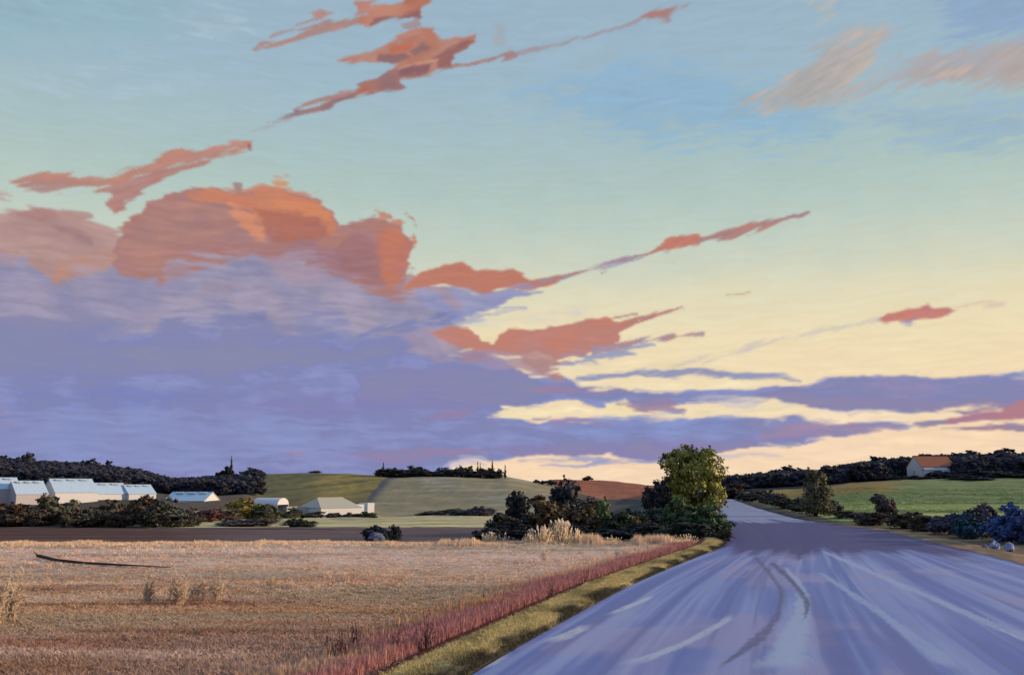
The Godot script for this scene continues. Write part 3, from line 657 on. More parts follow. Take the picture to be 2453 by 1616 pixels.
# worn paint and tyre marks on the tarmac: [name, tone, centre line (depth, x), width (depth, metres), what it is]
const MARKS := [["road_marking", [226, 228, 238], [[11.88, -0.588], [13.36, 0.059]], [[11.88, 0.3], [13.36, 0.18]], "nearest white dash of the left edge line"],
		["road_marking", [226, 228, 238], [[13.97, 0.516], [15.99, 1.437]], [[13.97, 0.34], [15.99, 0.22]], "second white dash of the left edge line"],
		["road_marking", [228, 230, 240], [[16.87, 1.72], [19.94, 3.144]], [[16.87, 0.2], [19.94, 0.18]], "third white dash of the left edge line"],
		["road_marking", [214, 220, 236], [[12.25, 1.476], [14.04, 2.696], [16.97, 4.143]], [[12.25, 0.3], [14.04, 0.24], [16.97, 0.12]], "long white dash inside the left lane"],
		["road_marking", [186, 198, 226], [[11.88, 3.442], [14.18, 4.304], [16.77, 5.284], [19.8, 6.303], [22.69, 7.075], [26.59, 7.946]], [[11.88, 0.75], [14.18, 0.5], [16.77, 0.36], [19.8, 0.3], [22.69, 0.2], [26.59, 0.06]], "broad pale blue worn centre line"],
		["road_marking", [166, 178, 214], [[11.88, 5.705], [16.66, 6.761], [22.04, 7.816], [25.1, 8.436]], [[11.88, 0.3], [16.66, 0.26], [22.04, 0.2], [25.1, 0.05]], "pale worn line right of the centre line"],
		["road_marking", [176, 184, 216], [[10.87, 7.441], [13.83, 7.877], [19.65, 8.887], [29.5, 10.597], [32.73, 11.15]], [[10.87, 0.42], [13.83, 0.34], [19.65, 0.28], [29.5, 0.3], [32.73, 0.1]], "long pale line running to the right edge"],
		["road_marking", [214, 214, 226], [[12.25, 7.586], [13.62, 7.761], [15.71, 8.126]], [[12.25, 0.1], [13.62, 0.08], [15.71, 0.02]], "thin bright rim of the long pale line"],
		["tyre_mark", [70, 70, 104], [[16.08, 5.105], [18.46, 5.963], [22.22, 6.848], [27.96, 7.969]], [[16.08, 0.03], [18.46, 0.14], [22.22, 0.16], [27.96, 0.2]], "dark tyre mark right of the centre line"],
		["tyre_mark", [86, 82, 116], [[11.99, 2.636], [14.18, 3.777], [16.77, 4.855], [20.54, 6.064], [25.34, 7.103], [30.33, 8.078]], [[11.99, 0.05], [14.18, 0.24], [16.77, 0.12], [20.54, 0.1], [25.34, 0.16], [30.33, 0.2]], "dark tyre mark left of the centre line"],
		["tyre_mark", [82, 76, 118], [[31.21, 15.705], [35.32, 16.46], [40.08, 17.191]], [[31.21, 0.2], [35.32, 0.5], [40.08, 0.1]], "dark streak along the dirt shoulder"]]

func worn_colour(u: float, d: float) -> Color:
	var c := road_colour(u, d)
	if d < 9.0 or d > 48.0:
		return c
	var x := lerpf(smooth_along(ROAD_LEFT, d), smooth_along(ROAD_RIGHT, d), u)
	for m in MARKS:
		var pts: Array = m[2]
		if d < pts[0][0] or d > pts[pts.size() - 1][0]:
			continue
		var w: float = along(m[3], d) * (1.0 + 0.35 * fine.get_noise_2d(d * 1.3, pts[0][1] * 9.0))
		var off: float = absf(x - smooth_mark(pts, d)) / maxf(w * 0.5, 0.02)
		if off > 1.4:
			continue
		var rub := fine.get_noise_2d(x * 26.0, d * 0.6)
		var grit := fine.get_noise_2d(x * 30.0, d * 26.0)
		var ends := step_(0.0, 0.6, d - pts[0][0]) * step_(0.0, 0.6, pts[pts.size() - 1][0] - d)
		var k := step_(1.15, 0.6, off + rub * 0.5) * clampf(1.05 + rub * 0.8 + grit * 0.5, 0.3, 1.0) * ends
		c = mix(c, pig(m[1][0], m[1][1], m[1][2]), k * 0.9)
	return c

func build_road() -> void:
	var tarmac := matte("tarmac", 0.62, true, Color.WHITE, grain_texture(0.08, 0.8, 1.0, 13), 0.9, grain_texture(0.12, 0, 1, 14, true), 0.5)
	tarmac.metallic_specular = 0.5
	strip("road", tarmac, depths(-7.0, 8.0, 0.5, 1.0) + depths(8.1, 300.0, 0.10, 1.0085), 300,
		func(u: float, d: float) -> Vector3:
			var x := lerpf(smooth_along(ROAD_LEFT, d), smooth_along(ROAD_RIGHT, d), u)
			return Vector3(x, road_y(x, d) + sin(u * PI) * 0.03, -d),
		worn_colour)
	var earth: Material = mats["earth"]
	# verge between field and road: bare red earth, then cropped khaki grass, then the dark broken edge
	strip("verge", earth, depths(-7.0, 40.0, 0.12, 1.006), 22,
		func(u: float, d: float) -> Vector3:
			var x := smooth_along(ROAD_LEFT, d) - 1.2 * (1.0 - u) - 0.02 + 0.02 * u + fine.get_noise_2d(d * 2.0, 3.0) * 0.10 * step_(0.6, 1.0, u)
			var y := 0.05 + 0.07 * sin(u * PI) + fine.get_noise_2d(x * 3.0, d * 3.0) * 0.05
			return Vector3(x, ground_h(x, -d) + lerpf(y, 0.0, step_(0.86, 1.0, u)), -d),
		func(u: float, d: float) -> Color:
			var n := fine.get_noise_2d(u * 4.0, d * 1.4)
			var c := pig(108, 54, 38)
			c = mix(c, pig(164, 146, 102), step_(0.24, 0.34, u + n * 0.10))
			c = mix(c, pig(122, 112, 78), step_(0.0, 0.3, n) * step_(0.2, 0.3, u))
			c = mix(c, pig(66, 60, 46), step_(0.74, 0.9, u + n * 0.25))
			return c)
	strip("dirt_shoulder", earth, depths(10.0, 60.0, 0.3, 1.01), 10,
		func(u: float, d: float) -> Vector3:
			var x := smooth_along(ROAD_RIGHT, d) - 0.25 + (1.5 * u) * step_(62.0, 40.0, d) + fine.get_noise_2d(d * 1.5, 20.0) * 0.2 * (1.0 - u)
			return Vector3(x, road_y(x, d) + 0.012 + sin(u * PI) * 0.03 - 0.1 * step_(0.8, 1.0, u), -d),
		func(u: float, d: float) -> Color:
			var n := fine.get_noise_2d(u * 5.0, d * 1.2)
			return mix(pig(146, 112, 84), pig(108, 92, 70), 0.4 + n * 1.6))

func smooth_mark(t: Array, d: float) -> float:
	return (along(t, d - 0.8) + along(t, d) * 2.0 + along(t, d + 0.8)) / 4.0

# ------------------------------------------------------------------ plants
func leaf(v: PackedVector3Array, n: PackedVector3Array, c: PackedColorArray, p: Vector3, out: Vector3, size: float, col: Color) -> void:
	var nn := (out + Vector3(rng.randfn(), rng.randfn(), rng.randfn()) * 0.55).normalized()
	var s := nn.cross(Vector3(rng.randfn(), rng.randfn(), rng.randfn())).normalized()
	var t := nn.cross(s)
	var l := size * rng.randf_range(0.7, 1.3)
	var w := l * 0.55
	var a := p - s * l
	var b := p + t * w
	var e := p + s * l
	var f := p - t * w
	v.append_array(PackedVector3Array([a, b, e, a, e, f]))
	n.append_array(PackedVector3Array([nn, nn, nn, nn, nn, nn]))
	c.append_array(PackedColorArray([col, col, col, col, col, col]))

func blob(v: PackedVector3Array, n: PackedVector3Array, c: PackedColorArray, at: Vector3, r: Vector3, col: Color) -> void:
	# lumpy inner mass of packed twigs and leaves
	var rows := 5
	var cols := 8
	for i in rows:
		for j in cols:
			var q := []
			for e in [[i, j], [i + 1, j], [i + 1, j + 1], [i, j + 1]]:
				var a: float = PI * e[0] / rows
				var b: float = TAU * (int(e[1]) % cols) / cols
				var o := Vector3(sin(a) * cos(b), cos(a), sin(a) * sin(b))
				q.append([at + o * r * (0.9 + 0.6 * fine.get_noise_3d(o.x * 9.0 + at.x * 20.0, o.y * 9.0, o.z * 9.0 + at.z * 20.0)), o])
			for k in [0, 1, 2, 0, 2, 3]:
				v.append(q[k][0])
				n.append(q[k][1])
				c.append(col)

# foliage spread over lobes [centre, radii]; tones vary from clump to clump
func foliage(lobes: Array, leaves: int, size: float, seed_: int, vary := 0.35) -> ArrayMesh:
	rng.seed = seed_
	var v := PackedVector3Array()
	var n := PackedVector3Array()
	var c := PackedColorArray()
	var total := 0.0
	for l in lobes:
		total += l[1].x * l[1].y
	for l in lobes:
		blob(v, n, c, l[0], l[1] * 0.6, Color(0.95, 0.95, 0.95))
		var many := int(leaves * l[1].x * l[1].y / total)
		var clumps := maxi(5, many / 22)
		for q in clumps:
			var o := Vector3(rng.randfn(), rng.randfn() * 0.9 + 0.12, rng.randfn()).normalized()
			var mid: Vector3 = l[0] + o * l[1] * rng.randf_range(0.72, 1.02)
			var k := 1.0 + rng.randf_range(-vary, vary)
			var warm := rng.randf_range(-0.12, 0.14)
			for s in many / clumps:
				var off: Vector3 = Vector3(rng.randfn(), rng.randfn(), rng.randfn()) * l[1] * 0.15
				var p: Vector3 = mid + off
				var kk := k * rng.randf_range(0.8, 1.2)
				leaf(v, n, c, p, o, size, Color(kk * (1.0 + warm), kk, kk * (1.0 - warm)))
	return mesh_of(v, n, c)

func bush_lobes(style: int, seed_: int) -> Array:
	# unit bush: one wide, one tall, standing on the origin
	rng.seed = seed_
	var ls := []
	if style == 2:
		for i in 7:
			var t := i / 6.0
			var r := 0.46 * (1.0 - t * 0.8)
			ls.append([Vector3(rng.randf_range(-0.05, 0.05), 0.12 + t * 0.80, rng.randf_range(-0.05, 0.05)), Vector3(r, 0.16, r)])
		return ls
	if style == 1:
		for i in 9:
			var t := i / 8.0
			var r := lerpf(0.36, 0.22, t)
			ls.append([Vector3(rng.randf_range(-0.2, 0.2), 0.16 + t * 0.64, rng.randf_range(-0.2, 0.2)), Vector3(r, 0.19, r)])
		return ls
	for i in 10:
		var a := rng.randf() * TAU
		var q := sqrt(rng.randf()) * 0.32
		var top := 1.0 - q * q * 3.2
		var y := rng.randf_range(0.18, 0.80) * top
		ls.append([Vector3(cos(a) * q, y, sin(a) * q), Vector3(rng.randf_range(0.15, 0.27), rng.randf_range(0.13, 0.22), rng.randf_range(0.15, 0.27))])
	ls.append([Vector3(0, 0.30, 0), Vector3(0.40, 0.28, 0.40)])
	return ls

func stem_mesh(pts: Array, radii: Array, sides := 6) -> ArrayMesh:
	var st := SurfaceTool.new()
	st.begin(Mesh.PRIMITIVE_TRIANGLES)
	tube(st, pts, radii, sides)
	st.generate_normals()
	return st.commit()

func tube(st: SurfaceTool, pts: Array, radii: Array, sides := 6) -> void:
	for i in pts.size() - 1:
		var p: Vector3 = pts[i]
		var q: Vector3 = pts[i + 1]
		var ax := (q - p).normalized()
		var s := ax.cross(Vector3(0.31, 0.2, 0.93)).normalized()
		var t := ax.cross(s)
		for k in sides:
			var a := TAU * k / sides
			var b := TAU * (k + 1) / sides
			var da := s * cos(a) + t * sin(a)
			var db := s * cos(b) + t * sin(b)
			var ra: float = radii[i]
			var rb: float = radii[i + 1]
			for w in [p + da * ra, q + db * rb, q + da * rb, p + da * ra, p + db * ra, q + db * rb]:
				st.add_vertex(w)

var crown_shapes := {}
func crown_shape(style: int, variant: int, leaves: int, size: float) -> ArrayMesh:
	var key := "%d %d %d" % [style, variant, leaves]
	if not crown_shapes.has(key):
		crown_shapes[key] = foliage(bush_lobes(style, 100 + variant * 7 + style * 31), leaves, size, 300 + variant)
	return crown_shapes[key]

func leaf_matter(r: float, g: float, b: float) -> StandardMaterial3D:
	var key := "leaf %d %d %d" % [r, g, b]
	if mats.has(key):
		return mats[key]
	var c := pig(r, g, b) * 1.3
	var m := matte(key, 0.75, true, Color(c.r, c.g, c.b).linear_to_srgb())
	return m

func plant(s: Array, i: int, leaves: int, size: float) -> Node3D:
	var at := on_ground(s[4], s[5], 0.06)
	var o := thing(s[0], s[1], s[2], at, i * 1.7, s[3])
	var crown := part("crown", crown_shape(s[11], i % 5, leaves, size), leaf_matter(s[8], s[9], s[10]), o)
	crown.scale = Vector3(s[6] * 1.2, s[7] * 1.04, s[6] * 1.2)
	var bark := matte("bark", 0.9, false, Color(0.05, 0.04, 0.035))
	if not tufts.has("stem"):
		var st := SurfaceTool.new()
		st.begin(Mesh.PRIMITIVE_TRIANGLES)
		tube(st, [Vector3(0, -0.05, 0), Vector3(0.02, 0.3, 0), Vector3(0.0, 0.7, 0.02)], [0.05, 0.035, 0.01], 5)
		tube(st, [Vector3(0, 0.1, 0), Vector3(0.2, 0.4, 0.05), Vector3(0.3, 0.6, 0.1)], [0.03, 0.02, 0.005], 5)
		tube(st, [Vector3(0, 0.15, 0), Vector3(-0.2, 0.45, -0.05), Vector3(-0.28, 0.6, -0.1)], [0.03, 0.02, 0.005], 5)
		st.generate_normals()
		tufts["stem"] = st.commit()
	var stem := part("trunk" if s[2] == "tree" else "stem", tufts["stem"], bark, o)
	stem.scale = Vector3(s[6], s[7], s[6])
	return o

func lobed_tree(called: String, label: String, x: float, z: float, lobes: Array, leaves: int, size: float, tint: Color, group := "") -> void:
	var at := on_ground(x, z, 0.05)
	var o := thing(called, label, "tree", at, 0.0, group)
	var ls := []
	var top := 0.0
	for l in lobes:
		ls.append([Vector3(l[0], l[1], l[2]), Vector3(l[3], l[4], l[5])])
		top = maxf(top, l[1])
	var m := StandardMaterial3D.new()
	m.vertex_color_use_as_albedo = true
	m.roughness = 0.7
	m.albedo_color = tint.linear_to_srgb()
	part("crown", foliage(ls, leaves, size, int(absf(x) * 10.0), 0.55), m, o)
	var bark := matte("bark", 0.9, false, Color(0.05, 0.04, 0.035))
	part("trunk", stem_mesh([Vector3(0, -0.1, 0), Vector3(0.05, top * 0.3, 0.02), Vector3(-0.03, top * 0.6, 0), Vector3(0.02, top * 0.92, 0)], [0.17, 0.13, 0.09, 0.02], 8), bark, o)
	for l in lobes:
		var tip := Vector3(l[0], l[1], l[2])
		var root := Vector3(0.0, clampf(l[1] - 0.9, 0.3, top), 0.0)
		part("branch", stem_mesh([root, root.lerp(tip, 0.55) + Vector3(0, 0.08, 0), tip], [0.07, 0.045, 0.012], 5), bark, o)

func planted(called: String, label: String, mesh: Mesh, mat: Material, xf: Array, cols: Array) -> MultiMeshInstance3D:
	var mm := MultiMesh.new()
	mm.transform_format = MultiMesh.TRANSFORM_3D
	mm.use_colors = true
	mm.mesh = mesh
	mm.instance_count = xf.size()
	for i in xf.size():
		mm.set_instance_transform(i, xf[i])
		mm.set_instance_color(i, cols[i])
	var o := MultiMeshInstance3D.new()
	o.name = numbered(called)
	o.multimesh = mm
	o.material_override = mat
	add_child(o)
	o.set_meta("kind", "stuff")
	o.set_meta("label", label)
	return o

func tuft_mesh(seed_: int, blades: int, spread: float, lean: float, wide: float) -> ArrayMesh:
	rng.seed = seed_
	var v := PackedVector3Array()
	var n := PackedVector3Array()
	var c := PackedColorArray()
	for i in blades:
		var a := rng.randf() * TAU
		var q := sqrt(rng.randf()) * spread
		var p := Vector3(cos(a) * q, -0.02, sin(a) * q)
		var b := rng.randf() * TAU
		var h := rng.randf_range(0.55, 1.0)
		var tip := p + Vector3(cos(b) * lean * rng.randf(), h, sin(b) * lean * rng.randf())
		var mid := p.lerp(tip, 0.55) + Vector3(0, h * 0.08, 0)
		var e := rng.randf() * TAU
		var s := Vector3(cos(e), 0, sin(e)) * wide
		var k := rng.randf_range(0.75, 1.2)
		var col := Color(k, k, k * rng.randf_range(0.9, 1.05))
		var corners := [p - s, mid + s * 0.8, p + s, p - s, mid - s * 0.8, mid + s * 0.8, mid - s * 0.8, tip, mid + s * 0.8]
		for w in 3:
			var q0: Vector3 = corners[w * 3]
			var q1: Vector3 = corners[w * 3 + 1]
			var q2: Vector3 = corners[w * 3 + 2]
			var face := (q2 - q0).cross(q1 - q0).normalized()
			v.append_array(PackedVector3Array([q0, q1, q2]))
			n.append_array(PackedVector3Array([face, face, face]))
			c.append_array(PackedColorArray([col, col, col]))
	return mesh_of(v, n, c)

func scatter_grass() -> void:
	var straw := matte("straw", 0.85)
	var short_ := tuft_mesh(1, 12, 1.0, 1.3, 0.045)
	rng.seed = 77
	var xf := []
	var cols := []
	var r2 := RandomNumberGenerator.new()
	r2.seed = 7
	for i in 110000:
		# even over the field, thicker towards the viewer
		var d := 9.5 * pow(38.5 / 9.5, pow(r2.randf(), 0.85))
		var x := d * r2.randf_range(-0.66, 0.26)
		if d > field_edge(x) + 0.6 or x > along(ROAD_LEFT, d) - 1.25:
			continue
		if d > 17.0 and r2.randf() > lerpf(0.8, 0.14, step_(16.0, 26.0, d)):
			continue
		var h := lerpf(0.025, 0.06, r2.randf()) * (1.0 + 0.8 * step_(0.0, 0.4, soil.get_noise_2d(x * 2.0, d * 2.0)))
		if d > 34.0:
			h *= 1.4
		var w := lerpf(0.09, 0.17, r2.randf()) * (0.7 + d * 0.02)
		xf.append(Transform3D(Basis(Vector3.UP, r2.randf() * TAU).scaled(Vector3(w, h, w)), on_ground(x, -d)))
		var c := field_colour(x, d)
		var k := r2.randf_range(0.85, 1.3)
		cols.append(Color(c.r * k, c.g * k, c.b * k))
	planted("dry_grass", "short dry tan grass covering the field left of the road", short_, straw, xf, cols)
	# the rosy seeding grass that follows the verge
	var tall := tuft_mesh(2, 14, 0.5, 0.35, 0.035)
	xf = []
	cols = []
	for i in 20000:
		var d := 8.0 * pow(36.0 / 8.0, r2.randf())
		var off := 1.26 + absf(r2.randfn(0.0, 0.6))
		var x := along(ROAD_LEFT, d) - off
		var h := lerpf(0.10, 0.28, r2.randf()) * clampf(1.4 - off * 0.28, 0.4, 1.0)
		var w := lerpf(0.06, 0.12, r2.randf())
		xf.append(Transform3D(Basis(Vector3.UP, r2.randf() * TAU).scaled(Vector3(w, h, w)), on_ground(x, -d, -0.02)))
		var c := mix(pig(142, 96, 98), pig(160, 118, 116), r2.randf())
		c = mix(c, field_colour(x, d), step_(1.6, 2.5, off + fine.get_noise_2d(d * 1.5, 5.0)))
		c = mix(c, pig(124, 66, 52), 0.7 * step_(1.3, 1.18, off))
		var k := r2.randf_range(0.8, 1.25)
		cols.append(Color(c.r * k, c.g * k, c.b * k))
	planted("rosy_grass", "rosy seeding grass along the red earth edge of the field", tall, straw, xf, cols)
	# cropped khaki grass of the verge itself
	xf = []
	cols = []
	for i in 16000:
		var d := 7.0 * pow(38.0 / 7.0, r2.randf())
		var u := r2.randf_range(0.30, 0.97)
		var x := along(ROAD_LEFT, d) - 1.2 * (1.0 - u)
		var h := lerpf(0.04, 0.09, r2.randf())
		var w := lerpf(0.05, 0.10, r2.randf())
		xf.append(Transform3D(Basis(Vector3.UP, r2.randf() * TAU).scaled(Vector3(w, h, w)), on_ground(x, -d, -(0.05 + 0.05 * sin(u * PI)) if u < 0.86 else -0.03)))
		var n := fine.get_noise_2d(u * 4.0, d * 1.4)
		var c := mix(pig(172, 154, 106), pig(140, 126, 86), step_(0.0, 0.3, n))
		c = mix(c, pig(70, 64, 48), step_(0.74, 0.9, u + n * 0.25))
		var k := r2.randf_range(0.85, 1.3)
		cols.append(Color(c.r * k, c.g * k, c.b * k))
	planted("verge_grass", "cropped khaki grass on the verge between field and road", short_, straw, xf, cols)
	# ragged pale fringe where the field ends
	xf = []
	cols = []
	for i in 9000:
		var x := r2.randf_range(-26.0, 8.2)
		var d := field_edge(x) - absf(r2.randfn(0.0, 0.7)) + 0.3
		if x > along(ROAD_LEFT, d) - 1.4:
			continue
		var clump := step_(-0.1, 0.45, soil.get_noise_2d(x * 9.0, 33.0))
		var reach := step_(-9.0, -1.0, x)
		var h := lerpf(0.10, 0.24, r2.randf()) * (0.6 + clump * (0.4 + 1.3 * reach))
		var w := lerpf(0.08, 0.16, r2.randf())
		xf.append(Transform3D(Basis(Vector3.UP, r2.randf() * TAU).scaled(Vector3(w, h, w)), on_ground(x, -d)))
		var c := mix(pig(238, 208, 172), pig(222, 190, 166), r2.randf())
		var k := r2.randf_range(0.85, 1.15)
		cols.append(Color(c.r * k, c.g * k, c.b * k))
	planted("fringe_grass", "pale cream grass fringing the far edge of the field", tall, straw, xf, cols)
	# tall meadow growth of the green field beyond the hedge
	xf = []
	cols = []
	for i in 8000:
		var d := r2.randf_range(62.0, 172.0)
		var x := along(ROAD_RIGHT, d) + 3.0 + r2.randf() * (d * 0.62 - along(ROAD_RIGHT, d))
		if x > d * 0.66:
			continue
		var t := tone(x, -d)
		if t[0] != "green_field":
			continue
		var h := lerpf(0.06, 0.14, r2.randf())
		xf.append(Transform3D(Basis(Vector3.UP, r2.randf() * TAU).scaled(Vector3(0.4, h, 0.4)), on_ground(x, -d)))
		var c: Color = t[1]
		var k := r2.randf_range(1.0, 1.6)
		cols.append(Color(c.r * k, c.g * k, c.b * k))
	planted("meadow_grass", "green meadow grass on the field behind the right hand hedge", short_, straw, xf, cols)

# an upright plant of many stalks: kind 0 cream grass with plumes, 1 dark forked weed, 2 pale feathery weed
func stalks(called: String, label: String, category: String, group: String, x: float, z: float, high: float, wide: float, many: int, kind: int, tint: Color, tip: Color, seed_: int) -> void:
	var o := thing(called, label, category, on_ground(x, z, 0.03), 0.0, group)
	rng.seed = seed_
	var st := SurfaceTool.new()
	st.begin(Mesh.PRIMITIVE_TRIANGLES)
	var top := SurfaceTool.new()
	top.begin(Mesh.PRIMITIVE_TRIANGLES)
	var thick := clampf(high * 0.014, 0.005, 0.011) * (1.3 if kind == 0 else (1.0 if kind == 1 else 0.55))
	for i in many:
		var a := rng.randf() * TAU
		var q := rng.randf() * wide * 0.5
		var p := Vector3(cos(a) * q, 0, sin(a) * q * 0.6)
		var h := high * rng.randf_range(0.5, 1.12) * (1.0 - 0.5 * q / maxf(wide, 0.01))
		var lean := Vector3(rng.randfn() * 0.10, 0, rng.randfn() * 0.08) * h + p * 0.35
		var mid := p + lean * 0.35 + Vector3(0, h * 0.55, 0)
		var end := p + lean + Vector3(0, h, 0)
		tube(st, [p, mid, end], [thick, thick * 0.8, thick * 0.4], 3)
		if kind == 0:
			if rng.randf() < 0.45:
				tube(top, [end - (end - mid) * 0.35, end - (end - mid) * 0.12, end + (end - mid) * 0.10], [thick * 0.8, thick * 2.8, thick * 0.4], 4)
			for b in 2:
				var e := p + Vector3(rng.randfn() * 0.1, h * rng.randf_range(0.3, 0.6), rng.randfn() * 0.08)
				tube(st, [p, p.lerp(e, 0.6) + Vector3(0, 0.02, 0), e], [thick * 1.4, thick, thick * 0.3], 3)
		elif kind == 1:
			for b in 3:
				var s := p.lerp(end, rng.randf_range(0.15, 0.8))
				var e := s + Vector3(rng.randfn() * 0.05, rng.randf_range(0.12, 0.3), rng.randfn() * 0.04) * high
				tube(st, [s, e], [thick * 0.8, thick * 0.4], 3)
				tube(top, [e - Vector3(0, 0.012, 0), e, e + Vector3(0, 0.02, 0)], [thick * 0.7, thick * 1.3, thick * 0.4], 4)
		else:
			for b in 12:
				var s := p.lerp(end, rng.randf_range(0.2, 1.0))
				var e := s + Vector3(rng.randfn() * 0.07, rng.randf_range(0.02, 0.12), rng.randfn() * 0.05)
				tube(top, [s, s.lerp(e, 0.6), e], [thick * 1.2, thick * 1.5, thick * 0.3], 3)
	st.generate_normals()
	top.generate_normals()
	var m1 := matte("stalk %s" % tint.to_html(), 0.85, false, tint)
	var m2 := matte("stalk %s" % tip.to_html(), 0.85, false, tip)
	part("stalks", st.commit(), m1, o)
	var names := ["plumes", "seed_heads", "feathery_twigs"]
	part(names[kind], top.commit(), m2, o)

func woods() -> void:
	var crown := crown_shape(0, 2, 1100, 0.06)
	var r2 := RandomNumberGenerator.new()
	var m := matte("wood leaf", 0.8, true)
	for wd in [["wood", "dark wooded ridge behind the glasshouses at left", -760, -270, 290, 470, 2600, 7.5, 5.4, 11],
		["wood", "dark wood covering the right hand hill behind the farmhouse", 352, 760, 222, 300, 1800, 6.4, 5.3, 12],
		["wood", "low dark wood on the hill where the road vanishes", 215, 348, 262, 372, 700, 6.5, 4.6, 13]]:
		r2.seed = wd[9]
		var xf := []
		var cols := []
		for i in int(wd[6]):
			var d := r2.randf_range(wd[4], wd[5])
			var b := r2.randf_range(wd[2], wd[3])
			var x := b * d / 1000.0
			var t := tone(x, -d)
			if t[0] != "wood_floor" or (d < 246.0 and b > 415.0 and b < 492.0):
				continue
			var w: float = wd[7] * r2.randf_range(0.7, 1.3)
			var h: float = wd[8] * r2.randf_range(0.65, 1.1)
			var basis := Basis(Vector3.UP, r2.randf() * TAU).scaled(Vector3(w, h, w))
			xf.append(Transform3D(basis, on_ground(x, -d, 0.4)))
			var c := mix(pig(30, 32, 42), pig(46, 46, 54), r2.randf()) * 1.3
			cols.append(c)
		planted(wd[0], wd[1], crown, m, xf, cols)

# ------------------------------------------------------------------ buildings
func quad(st: SurfaceTool, a: Vector3, b: Vector3, c: Vector3, d: Vector3) -> void:
	for p in [a, b, c, a, c, d]:
		st.add_vertex(p)

func slab(a: Vector3, b: Vector3, c: Vector3, d: Vector3, thick: float) -> ArrayMesh:
	# a flat plate with its top corners a b c d and real thickness
	var st := SurfaceTool.new()
	st.begin(Mesh.PRIMITIVE_TRIANGLES)
	st.set_smooth_group(-1)
	var n := (b - a).cross(d - a).normalized()
	if n.y < 0.0:
		n = -n
	var k := n * thick
	quad(st, a, b, c, d)
	quad(st, d - k, c - k, b - k, a - k)
	quad(st, a, a - k, b - k, b)
	quad(st, b, b - k, c - k, c)
	quad(st, c, c - k, d - k, d)
	quad(st, d, d - k, a - k, a)
	st.generate_normals()
	return st.commit()

func box(size: Vector3) -> ArrayMesh:
	var m := BoxMesh.new()
	m.size = size
	var a := ArrayMesh.new()
	a.add_surface_from_arrays(Mesh.PRIMITIVE_TRIANGLES, m.get_mesh_arrays())
	return a

# length along local x, width along local z; walls, gable ends, two roof slopes (hip pulls the ridge ends in)
func gabled(called: String, label: String, category: String, group: String, at: Vector3, turn: float, long: float, wide: float, eave: float, ridge: float, hip: float, wall_m: Material, roof_m: Material, over := 0.15) -> Node3D:
	var o := thing(called, label, category, at, turn, group)
	var l := long / 2.0
	var w := wide / 2.0
	var f := -1.2
	for s in [1.0, -1.0]:
		part("wall", slab_wall(Vector3(-l, f, s * w), Vector3(l, f, s * w), eave), wall_m, o)
	for s in [1.0, -1.0]:
		var st := SurfaceTool.new()
		st.begin(Mesh.PRIMITIVE_TRIANGLES)
		st.set_smooth_group(-1)
		var top := ridge - 0.06 if hip < 0.1 else eave + 0.02
		var pts := [Vector3(s * (l - 0.04), f, -w + 0.02), Vector3(s * (l - 0.04), f, w - 0.02), Vector3(s * (l - 0.04), eave, w - 0.02), Vector3(s * (l - 0.04), top, 0), Vector3(s * (l - 0.04), eave, -w + 0.02)]
		var back := Vector3(-s * 0.12, 0, 0)
		for k in [[0, 1, 2], [0, 2, 3], [0, 3, 4]]:
			for i in k:
				st.add_vertex(pts[i])
			for i in [k[2], k[1], k[0]]:
				st.add_vertex(pts[i] + back)
		st.generate_normals()
		part("gable_wall", st.commit(), wall_m, o)
	var e := over
	var drop := (ridge - eave) / w * e
	for s in [1.0, -1.0]:
		part("roof_slope", slab(Vector3(-l + hip - e * 0.5, ridge, 0), Vector3(l - hip + e * 0.5, ridge, 0), Vector3(l + e, eave - drop, s * (w + e)), Vector3(-l - e, eave - drop, s * (w + e)), 0.10), roof_m, o)
	if hip >= 0.1:
		for s in [1.0, -1.0]:
			part("hip_slope", slab(Vector3(s * (l - hip + e * 0.4), ridge - 0.01, 0), Vector3(s * (l - hip + e * 0.4), ridge - 0.01, 0.02), Vector3(s * (l + e - 0.02), eave - drop, w + e - 0.03), Vector3(s * (l + e - 0.02), eave - drop, -w - e + 0.03), 0.08), roof_m, o)
	var cap := part("ridge_cap", box(Vector3(long - 2.0 * hip + e, 0.14, 0.3)), roof_m, o)
	cap.position = Vector3(0, ridge + 0.03, 0)
	return o

func slab_wall(a: Vector3, b: Vector3, top: float) -> ArrayMesh:
	var st := SurfaceTool.new()
	st.begin(Mesh.PRIMITIVE_TRIANGLES)
	st.set_smooth_group(-1)
	var k := Vector3(0, 0, -0.12 if a.z > 0.0 else 0.12)
	var u := Vector3(0, top - a.y, 0)
	quad(st, a, b, b + u, a + u)
	quad(st, a + u + k, b + u + k, b + k, a + k)
	quad(st, a + u, b + u, b + u + k, a + u + k)
	quad(st, a, a + u, a + u + k, a + k)
	quad(st, b, b + k, b + u + k, b + u)
	st.generate_normals()
	return st.commit()

